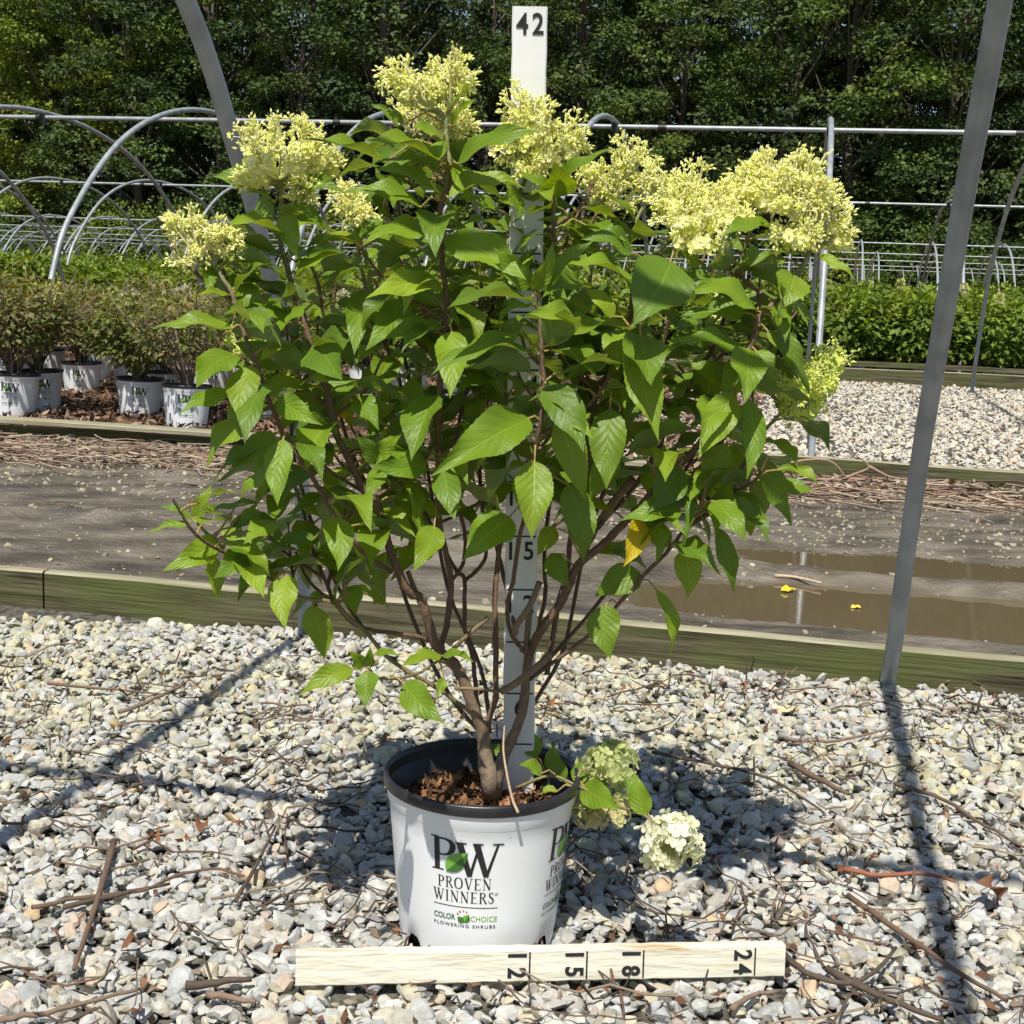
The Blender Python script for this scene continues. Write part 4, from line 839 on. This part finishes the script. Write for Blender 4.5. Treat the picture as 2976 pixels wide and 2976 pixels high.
LF = MB(); PT = LF; cnt = [0]
def petiole(b, D, L):
    d = np.linalg.norm(STP-b, axis=1); i = d.argmin()
    q = STP[i] if d[i] < .085 else b-nrm(D+np.array([0, 0, -.2]))*.022
    mid = (q+b)/2+np.array([0, 0, .25])*np.linalg.norm(q-b)
    PT.tube(np.array([q, mid, b, b+D*.004])-PX0, [.0016, .0013, .0013, .0009], 5, col=(.36, .30, .12), cap=False)
def addleaf(b, t, wr, n, bow, fold, wav, col, seed, pet=True, tw=0., size=1.):
    L = np.linalg.norm(t-b); leaf(LF, b-PX0, t-PX0, wr, n, bow, fold, wav, col, seed, tw)
    if pet: petiole(b, nrm(t-b), L)
CAMD = np.array([0, -1., .12])
H = [  # base, tip (photo px), facing 0 = horizontal blade, 1 = towards us, width ratio, distance offset base, tip
(1117,473,875,401,.5,.42,-.14,-.2),(1279,470,1049,408,.42,.45,-.16,-.22),(1273,501,1089,470,.38,.42,-.14,-.2),(1282,395,1201,370,.8,.55,-.15,-.2),(1330,476,1572,378,.5,.42,-.14,-.18),
(1310,315,1406,232,.55,.4,-.12,-.14),(1313,367,1384,284,.5,.34,-.12,-.15),(1270,563,1096,488,.55,.5,-.15,-.22),(1304,575,1532,547,.42,.5,-.15,-.12),(1223,603,993,557,.38,.45,-.1,-.12),
(1270,693,1052,709,.45,.5,-.15,-.24),(1300,690,1530,812,.8,.5,-.16,-.22),(1173,361,1077,302,.5,.42,-.1,-.1),(1049,709,934,703,.4,.6,-.1,-.15),(832,610,959,664,.6,.62,-.12,-.1),
(794,588,707,560,.6,.62,-.12,-.16),(807,690,664,650,.55,.62,-.12,-.2),(813,740,667,738,.6,.6,-.1,-.15),(832,616,866,752,.9,.55,-.13,-.14),(860,762,1000,733,.42,.52,-.12,-.16),
(675,955,436,955,.4,.36,-.18,-.2),(669,859,573,856,.5,.42,-.16,-.2),(686,848,790,763,.35,.38,-.16,-.2),(631,782,735,749,.4,.4,-.15,-.15),(845,903,716,942,.6,.5,-.13,-.2),
(850,892,815,961,.9,.62,-.13,-.2),(850,999,752,1052,.55,.48,-.13,-.18),(735,1060,576,1107,.4,.36,-.17,-.2),(730,1065,697,1222,.95,.6,-.19,-.24),(668,1140,518,1202,.5,.45,-.19,-.24),
(812,1156,938,1236,.7,.45,-.17,-.22),(883,1118,955,1110,.6,.5,-.13,-.18),(927,991,993,1104,.95,.72,-.13,-.22),(862,799,1000,733,.45,.52,-.12,-.16),(801,1261,669,1360,.7,.46,-.18,-.16),
(823,1277,807,1472,.98,.46,-.2,-.24),(796,1300,757,1455,.85,.4,-.16,-.14),(785,1305,614,1409,.5,.34,-.17,-.16),(565,1505,614,1409,.7,.5,-.15,-.15),(559,1508,458,1470,.5,.32,-.15,-.15),
(554,1522,422,1549,.42,.3,-.15,-.16),(631,1566,471,1659,.7,.46,-.14,-.2),(724,1596,620,1681,.8,.6,-.14,-.2),(620,1618,631,1741,.9,.5,-.1,-.1),(746,1459,603,1494,.4,.32,-.14,-.15),
(757,1486,683,1541,.7,.7,-.13,-.14),(796,1514,708,1580,.7,.6,-.14,-.2),(916,1563,796,1593,.5,.45,-.12,-.12),(834,1673,829,1829,1.,.58,-.15,-.2),(752,1665,691,1714,.8,.78,-.14,-.16),
(969,1503,982,1660,.98,.56,-.17,-.22),(905,1760,943,1917,.9,.62,-.08,-.08),(1015,1705,1035,1790,.9,.7,-.1,-.14),(1026,1945,869,2021,.7,.44,-.25,-.28),(1070,1950,1062,2057,.98,.74,-.25,-.28),
(1092,1898,1163,1906,.45,.42,-.24,-.26),(1059,1936,1015,1892,.8,.6,-.25,-.27),(1076,1938,1075,1878,.7,.5,-.25,-.26),(1279,1903,1166,1936,.55,.42,-.1,-.15),(1284,1906,1377,1922,.42,.4,-.1,-.14),
(1174,1986,1290,2101,.85,.56,-.22,-.27),(1290,1969,1267,2030,.9,.55,-.1,-.12),(1088,1346,1031,1262,.9,.55,-.14,-.16),(1099,1338,1168,1261,.9,.5,-.14,-.16),(1240,1343,1072,1352,.8,.44,-.12,-.17),
(1108,1360,1061,1455,.95,.5,-.14,-.18),(1262,1530,1201,1661,.98,.55,-.12,-.18),(1284,1354,1322,1516,.98,.5,-.12,-.18),(1553,1340,1545,1567,.99,.58,-.2,-.24),(1481,1502,1347,1627,.9,.66,-.14,-.2),
(1536,1216,1252,1382,.62,.42,-.18,-.28),(1542,1326,1446,1254,.6,.45,-.12,-.12),(1587,1123,1697,1315,.88,.52,-.18,-.24),(1620,1215,1702,1458,.7,.42,-.16,-.16),(1652,1408,1696,1635,.75,.5,-.12,-.14),
(1773,1188,1762,1425,.85,.52,-.12,-.16),(1790,1300,1710,1458,.7,.5,-.1,-.1),(1949,758,1840,945,.98,.74,-.14,-.22),(1862,980,1916,1284,.98,.42,-.12,-.2),(1862,975,1893,1120,.98,.66,-.14,-.22),
(1829,958,1609,997,.5,.46,-.12,-.2),(1666,920,1537,911,.6,.6,-.2,-.24),(1540,874,1298,892,.45,.42,-.2,-.3),(1548,843,1609,700,.7,.42,-.19,-.2),(1570,848,1730,695,.6,.32,-.18,-.18),
(1540,832,1433,716,.8,.52,-.18,-.22),(1845,815,1636,760,.5,.42,-.08,-.16),(1690,830,1576,862,.6,.55,-.12,-.2),(1785,920,1690,834,.5,.5,-.12,-.12),(1543,1016,1252,1085,.42,.36,-.18,-.28),
(1757,1060,1631,1107,.5,.4,-.1,-.14),(1312,964,1307,1158,.97,.5,-.16,-.22),(1290,950,1059,1016,.45,.38,-.13,-.16),(1279,826,1062,865,.6,.38,-.14,-.24),(1164,859,1062,1016,.85,.44,-.08,-.16),
(1059,843,1029,1032,.9,.38,-.08,-.16),(1197,1101,1208,1273,.92,.45,-.06,-.1),(1433,1101,1323,1147,.6,.5,-.1,-.16),(2128,1144,2029,1335,.98,.46,-.14,-.2),(2175,1163,2169,1396,.85,.34,-.14,-.18),
(2205,1328,2302,1531,.85,.4,-.08,-.08),(2197,1020,2249,1105,.85,.85,-.14,-.16),(2252,941,2356,1150,.65,.3,-.14,-.14),(2230,960,2323,1092,.7,.4,-.14,-.14),(2164,1020,1944,987,.42,.38,-.12,-.16),
(2125,1119,1960,1053,.5,.4,-.1,-.1),(2378,743,2490,814,.5,.36,-.1,-.12),(2339,741,2175,773,.42,.36,-.1,-.14),(2310,800,2279,894,.98,.95,-.12,-.16),(2251,664,2092,691,.5,.4,-.1,-.16),
(2202,905,1993,850,.45,.44,-.12,-.18),(2147,1428,2183,1559,.97,.75,-.06,-.06),(2085,1534,2136,1727,.6,.34,-.08,-.08),(1986,1601,1999,1738,.97,.72,-.06,-.08),(1863,1669,1728,1734,.92,.74,-.04,-.05),
(1760,1757,1775,1916,.95,.72,-.06,-.08),(1909,1716,1948,1902,.6,.26,-.06,-.06),(1977,1355,1880,1492,.9,.66,-.1,-.14),(1610,1532,1560,1616,.9,.68,-.03,-.05),(1600,1610,1655,1707,.9,.7,-.03,-.05),
(1890,1493,1904,1644,.7,.36,-.08,-.1),(1950,1580,1855,1522,.9,.7,-.02,-.02),(2000,1427,1978,1600,.3,.2,-.1,-.12),(2110,1290,2050,1452,.9,.55,-.05,-.06),(2058,1000,2018,940,.9,.6,-.1,-.12),
(1609,574,1500,500,.5,.4,-.08,-.1),(1609,568,1640,470,.9,.6,-.08,-.1),(1612,572,1785,428,.5,.34,-.08,-.12),(1608,575,1610,470,.97,.8,-.1,-.16),(1715,660,1820,700,.6,.5,-.02,-.06),
(1470,760,1600,640,.4,.35,.0,.0),(1700,690,1560,640,.5,.42,-.02,-.06),(2065,800,1960,840,.7,.5,-.1,-.12),(2030,780,1960,690,.6,.4,-.1,-.1),(1880,1150,1800,1240,.8,.5,-.05,-.06),
(1694,2284,1802,2350,.9,.60,-.02,-.08),(1877,2370,1842,2241,.95,.6,-.12,-.1),(1870,2360,1800,2245,.6,.3,-.06,-.02),(1600,2240,1610,2160,.9,.7,.02,.04),(1640,2270,1600,2175,.9,.6,.0,.02),(1680,2280,1690,2210,.9,.6,.0,.04),(1576,2247,1508,2222,.8,.62,-.03,-.05),(1480,2190,1410,2165,.6,.6,.06,.06),(1620,2300,1560,2310,.5,.6,-.02,-.02),(1560,2200,1520,2110,.8,.7,.04,.06),
]
YEL = {(1855,1507)}
r = RS(99)
for i, (bx, by, tx, ty, f, wr, db, dt) in enumerate(H):
    b, t = at(bx, by, Y0+db), at(tx, ty, Y0+dt)
    n = np.array([0, 0, 1.])*(1-f)+CAMD*f+r.randn(3)*.12
    col = np.array(LEAFC[i % 5])*r.uniform(.9, 1.12)
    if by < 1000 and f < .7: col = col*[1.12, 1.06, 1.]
    if i == 71: col = np.array([.20, .22, .05])
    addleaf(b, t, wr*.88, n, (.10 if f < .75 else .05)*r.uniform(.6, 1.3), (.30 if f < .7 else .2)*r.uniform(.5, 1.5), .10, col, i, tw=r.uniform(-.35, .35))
addleaf(at(1858, 1505, Y0-.1), at(1812, 1648, Y0-.13), .5, CAMD+np.array([.35, 0, 0]), .06, .3, .05, (.62, .46, .02), 500)
addleaf(at(945, 1212, Y0-.02), at(1045, 1218, Y0-.04), .25, CAMD*.4+ZZ*.6, .06, .2, .05, (.60, .48, .03), 501)

# leaves along the stems, opposite pairs turning a quarter at each node
def leafy(P, f0, sp=.058, seed=0, scale=1., ylim=None):
    r = RS(seed); seg = np.linalg.norm(np.diff(P, axis=0), axis=1); s = np.concatenate([[0], np.cumsum(seg)]); L = s[-1]
    x = max(L*f0, .02); az = r.uniform(0, pi); k = 0
    while x < L-.01:
        p = np.array([np.interp(x, s, P[:, j]) for j in range(3)]); q = x/L
        for side in (0, pi):
            a = az+side+r.randn()*.25; d = np.array([cos(a), sin(a), 0])
            pitch = radians(-6-44*(1-q)**.9+r.randn()*16)
            ll = (.072+.034*r.rand())*scale*(1 if q < .85 else .82)
            D = d*cos(pitch)+ZZ*sin(pitch); b = p+nrm(d+ZZ*.5)*(.018+.008*r.rand()); t = b+D*ll
            z, fx = t-np.array([0, 0, CAMH]), None; dep = z@CF; px = CPX+FPX*(z@CR)/dep; py = CPX-FPX*(z@CU)/dep
            lim = 1640 if 1150 < px < 1880 else 1800
            if py > lim or (1440 < px < 1620 and py > 1560): continue
            if px < 560 or px > 2420 or py < 330: continue
            if py > 1080 and r.rand() < .18: continue
            n = ZZ*.8+d*.5+r.randn(3)*.3
            addleaf(b, t, r.uniform(.44, .56), n, r.uniform(.04, .16), r.uniform(.1, .5), .11, np.array(LEAFC[r.randint(5)])*r.uniform(.8, 1.1), cnt[0]+1000, pet=False, tw=r.uniform(-.4, .4))
            PT.tube(np.array([p, (p+b)/2+ZZ*.003, b, b+D*.004])-PX0, [.0018, .0014, .0013, .0009], 5, col=(.33, .27, .11), cap=False); cnt[0] += 1
        az += pi/2+r.randn()*.2; x += sp*r.uniform(.8, 1.2); k += 1
for i, (k, (P, R)) in enumerate(SP.items()):
    f0 = STEMS[k][3]
    if f0 < 1: leafy(P, f0, .041, 200+i)
# short side shoots fill the crown
r = RS(63)
for i, (k, (P, R)) in enumerate(SP.items()):
    if k in ('E',): continue
    for q in range(4 if k[0] != 'K' else 5):
        j = int(len(P)*r.uniform(max(.42, STEMS[k][3]), .86)); a = r.uniform(0, 2*pi); L = r.uniform(.08, .17)
        if k in 'ABGFM' and sin(a) < .1: a = -a      # keep the front clear
        e = P[j]+np.array([cos(a)*L*.75, sin(a)*L*.75, L*.6]); m_ = (P[j]+e)/2+np.array([cos(a), sin(a), -.3])*.015
        Q = smoothline([P[j], m_, e], 4); SH = MB(); SH.tube(Q-PX0, np.linspace(.0026, .0016, len(Q)), 6, col=(.20, .13, .07), cap=False); SH.build('side_shoot', M_stem, hyd, smooth=True); leafy(Q, .3, .045, 900+i*7+q, .85)
LF.build('foliage', M_leaf, hyd, smooth=True)
print('leaves', cnt[0], len(H))

# ------------------------------------------------------------------ flower heads
BUDV = np.array([(0, 0, 0), (.5, 0, .45), (0, .5, .5), (-.5, 0, .45), (0, -.5, .5), (0, 0, 1)])
BUDF = np.array([(0, 2, 1), (0, 3, 2), (0, 4, 3), (0, 1, 4), (5, 1, 2), (5, 2, 3), (5, 3, 4), (5, 4, 1)])
def buds(mb, P, D, L, W, col):
    n = len(P); D = D/np.linalg.norm(D, axis=1)[:, None]; a = np.where(np.abs(D[:, 2:3]) < .9, [[0, 0, 1.]], [[1., 0, 0]])
    X = np.cross(D, a); X /= np.linalg.norm(X, axis=1)[:, None]; Yv = np.cross(D, X)
    V = P[:, None]+X[:, None]*BUDV[None, :, 0:1]*W[:, None, None]+Yv[:, None]*BUDV[None, :, 1:2]*W[:, None, None]+D[:, None]*BUDV[None, :, 2:3]*L[:, None, None]
    mb.add(V.reshape(-1, 3), (BUDF[None]+(np.arange(n)*6)[:, None, None]).reshape(-1, 3), col=np.repeat(col, 6, axis=0))
YG = [(.90, .90, .36), (.93, .92, .44), (.84, .84, .28), (.95, .94, .58), (.92, .88, .52)]
def head(name, foot, lobes, seed, nb=24, dens=1., loc=PX0, pal=YG, flor=10):
    """foot: stem top; lobes: list of (centre, radii) ellipsoids the branchlets reach into"""
    r = RS(seed); st = MB(); bm = MB()
    for c, rad in lobes:
        c = np.array(c); rad = np.array(rad); k = int(nb*dens*.56); c = c+r.randn(3)*.003; rad = rad*1.08
        hub = foot*.45+c*.55-ZZ*rad[2]*.5; st.tube(smoothline([foot, foot*.5+hub*.5+ZZ*.004, hub], 3)-loc, [.0028, .0027, .0026, .0025, .0024, .0023, .0022], 6, col=(.40, .42, .20), cap=False)
        d = rnd_dirs(r, k*2); d = d[d[:, 2] > -.55][:k]
        for dd in d:
            e = c+dd*rad*r.uniform(.62, 1.0); m = hub*.5+e*.5+np.array([0, 0, -.12])*np.linalg.norm(e-hub); j = hub+(m-hub)*r.uniform(.1, .5)
            st.tube(np.array([j, m, e])-loc, [.0016, .0013, .0009], 4, col=(.80, .78, .46), cap=False)
            for q in range(5):
                a = nrm(dd*.8+r.randn(3)*.75+ZZ*.45); s2 = m+(e-m)*(1-.75*r.rand()**1.6); e2 = s2+a*r.uniform(.007, .014)
                st.tube(np.array([s2, e2])-loc, [.0009, .0006], 3, col=(.88, .86, .52), cap=False)
                n = 6; P = e2+r.randn(n, 3)*.0024; D = a+r.randn(n, 3)*.6
                buds(bm, P-loc, D, r.uniform(.0045, .0090, n), r.uniform(.0022, .0040, n), mixcols(r, n, pal, .16))
        n = flor
        if n:
            dd = rnd_dirs(r, n); dd[:, 2] = -np.abs(dd[:, 2])*.8-.1; dd[:, 1] = -np.abs(dd[:, 1]); P = c+dd*rad*.85
            for p, q in zip(P, dd):
                floret(bm, p-loc, nrm(q+np.array([0, -.6, .5])), .0085, np.array(pal[r.randint(len(pal))])*[1.05, 1.05, .9], r)
    o = bm.build('flower_head', M_bud, hyd); s = st.build('flower_stalks', M_bud, o, smooth=True); return o
def floret(mb, c, n, R, col, r, k=4):
    n = nrm(n); a = nrm(np.cross(n, [0.3, .1, 1.])); b = np.cross(n, a); t0 = r.uniform(0, 6.3)
    for i in range(k):
        t = t0+i*2*pi/k+r.randn()*.1; d = a*cos(t)+b*sin(t); e = np.cross(n, d); RR = R*r.uniform(.85, 1.1)
        prof = [(0, 0), (.35, .36), (.7, .48), (.95, .30), (1.04, 0), (.95, -.30), (.7, -.48), (.35, -.36)]
        up = r.uniform(-.1, .35); V = [c+n*.0006*(i % 2)+d*RR*x+e*RR*y+n*RR*up*x*x for x, y in prof]+[c+d*RR*.6-n*RR*.10+n*RR*up*.36]
        mb.add(V, [[8, j, (j+1) % 8] for j in range(8)], col=col*r.uniform(.88, 1.08))
def lobe(x, y, w, h, d): # photo px centre, full width and height
    c = at(x, y, Y0+d); m = (Y0+d)/FPX; return (c, (w*m/2, w*m/2*.85, h*m/2))
head('a', at(815, 545, Y0-.10), [lobe(745, 420, 130, 130, -.12), lobe(860, 405, 150, 130, -.10), lobe(940, 450, 110, 80, -.06), lobe(735, 510, 80, 60, -.14), lobe(800, 470, 150, 80, -.16)], 1, 26)
head('a2', at(855, 590, Y0-.08), [lobe(890, 535, 75, 60, -.1), lobe(925, 490, 90, 60, -.04)], 2, 18, flor=3)
head('b', at(1298, 350, Y0-.11), [lobe(1150, 235, 100, 110, -.10), lobe(1215, 235, 110, 90, -.12), lobe(1300, 220, 110, 110, -.12), lobe(1330, 250, 80, 60, -.1)], 3, 26, flor=2)
head('b2', at(1190, 400, Y0-.02), [lobe(1210, 335, 110, 70, -.03), lobe(1290, 350, 110, 80, -.05), lobe(1345, 365, 80, 90, -.04)], 4, 20, flor=0)
head('c', at(1540, 480, Y0-.03), [lobe(1520, 320, 110, 90, -.06), lobe(1570, 355, 130, 100, -.07), lobe(1650, 390, 90, 80, -.05), lobe(1480, 430, 130, 70, -.05), lobe(1610, 430, 120, 80, -.06), lobe(1548, 490, 50, 50, -.06), lobe(1540, 400, 110, 80, -.06)], 5, 20, flor=4)
head('d', at(1745, 620, Y0+.08), [lobe(1760, 500, 130, 100, .07), lobe(1700, 550, 100, 80, .06), lobe(1790, 560, 90, 70, .06), lobe(1835, 450, 70, 80, .06)], 6, 22, flor=0)
head('d2', at(1850, 640, Y0+.05), [lobe(1890, 520, 60, 90, .05)], 7, 22, flor=0)
head('e', at(1975, 665, Y0-.06), [lobe(2010, 530, 120, 110, -.06), lobe(1960, 570, 130, 120, -.08), lobe(2060, 590, 130, 110, -.08), lobe(2010, 640, 160, 90, -.12)], 8, 28)
head('e2', at(2050, 720, Y0-.08), [lobe(2030, 690, 150, 60, -.13), lobe(2125, 630, 70, 60, -.1)], 9, 22)
head('f', at(2195, 640, Y0-.05), [lobe(2170, 530, 120, 100, -.04), lobe(2225, 490, 80, 80, -.04), lobe(2115, 560, 90, 70, -.04), lobe(2230, 560, 100, 90, -.08)], 10, 28)
head('g', at(2360, 690, Y0-.1), [lobe(2330, 500, 100, 110, -.10), lobe(2290, 560, 140, 110, -.12), lobe(2380, 560, 100, 100, -.10), lobe(2420, 620, 110, 130, -.08), lobe(2305, 680, 120, 70, -.12), lobe(2440, 690, 70, 60, -.08)], 11, 28)
head('h', at(625, 770, Y0-.15), [lobe(535, 650, 70, 80, -.15), lobe(560, 690, 110, 60, -.16), lobe(610, 680, 110, 70, -.15), lobe(640, 720, 90, 60, -.14), lobe(530, 745, 60, 50, -.15)], 12, 17, flor=0)
head('i', at(1030, 680, Y0+.1), [lobe(1000, 580, 90, 60, .1), lobe(1030, 620, 90, 60, .1)], 13, 20, flor=0)
GRY = [(.72, .80, .18), (.80, .86, .22), (.84, .88, .28), (.70, .76, .22)]
head('k', at(2260, 1180, Y0-.03), [lobe(2400, 1040, 90, 120, -.03), lobe(2380, 1110, 120, 110, -.05), lobe(2300, 1120, 120, 90, -.05), lobe(2320, 1170, 110, 70, -.04), lobe(2240, 1085, 90, 80, .02)], 14, 20, pal=GRY, flor=14)
head('l', at(730, 1060, Y0+.02), [lobe(705, 985, 70, 80, .03), lobe(790, 1050, 90, 100, .04)], 15, 18, pal=GRY, flor=4)
head('m', at(2130, 930, Y0+.12), [lobe(2125, 885, 80, 60, .12)], 16, 20, flor=0)
def panicle(c, rad, n, seed, pal, tilt, R=.0088):
    r = RS(seed); mb = MB(); st = MB(); d = rnd_dirs(r, n)
    for q in d:
        prof = 1-.35*max(0, q[2]); p = c+q*rad*prof*r.uniform(.6, 1.12); nn = nrm(q+r.randn(3)*.45)
        floret(mb, p-PX0, nn, R*r.uniform(.8, 1.15), np.array(pal[r.randint(len(pal))]), r)
        st.tube(np.array([c+(p-c)*.2, p])-PX0, [.0009, .0006], 3, col=(.45, .48, .2), cap=False)
    o = mb.build('flower_head', M_petal, hyd); st.build('flower_stalks', M_bud, o); return o
CRM = [(.88, .87, .66), (.9, .89, .74), (.85, .85, .58), (.9, .9, .8)]
panicle(at(1948, 2440, Y0-.13), np.array([.041, .038, .047]), 125, 1, CRM, 0, .0105)
panicle(at(1770, 2230, Y0+.03), np.array([.042, .036, .054]), 110, 2, [(.62, .66, .30), (.68, .70, .40), (.56, .62, .26)], 0, .0125)
panicle(at(1740, 2350, Y0-.0), np.array([.050, .036, .020]), 90, 3, [(.58, .58, .26), (.62, .56, .30)], 0, .0095)
mb = MB()
for pts in ([(1500, 2290, .02), (1600, 2255, .0), (1680, 2283, -.02), (1760, 2290, -.02)], [(1680, 2283, -.02), (1790, 2340, -.06), (1877, 2372, -.12), (1930, 2420, -.13)], [(1680, 2283, -.02), (1690, 2240, .0), (1760, 2240, .02)]): P = smoothline(lay(pts), 5); mb.tube(P-PX0, np.linspace(.0028, .0016, len(P)), 6, col=(.26, .22, .10))
mb.build('trailing_stem', M_stem, hyd, smooth=True)
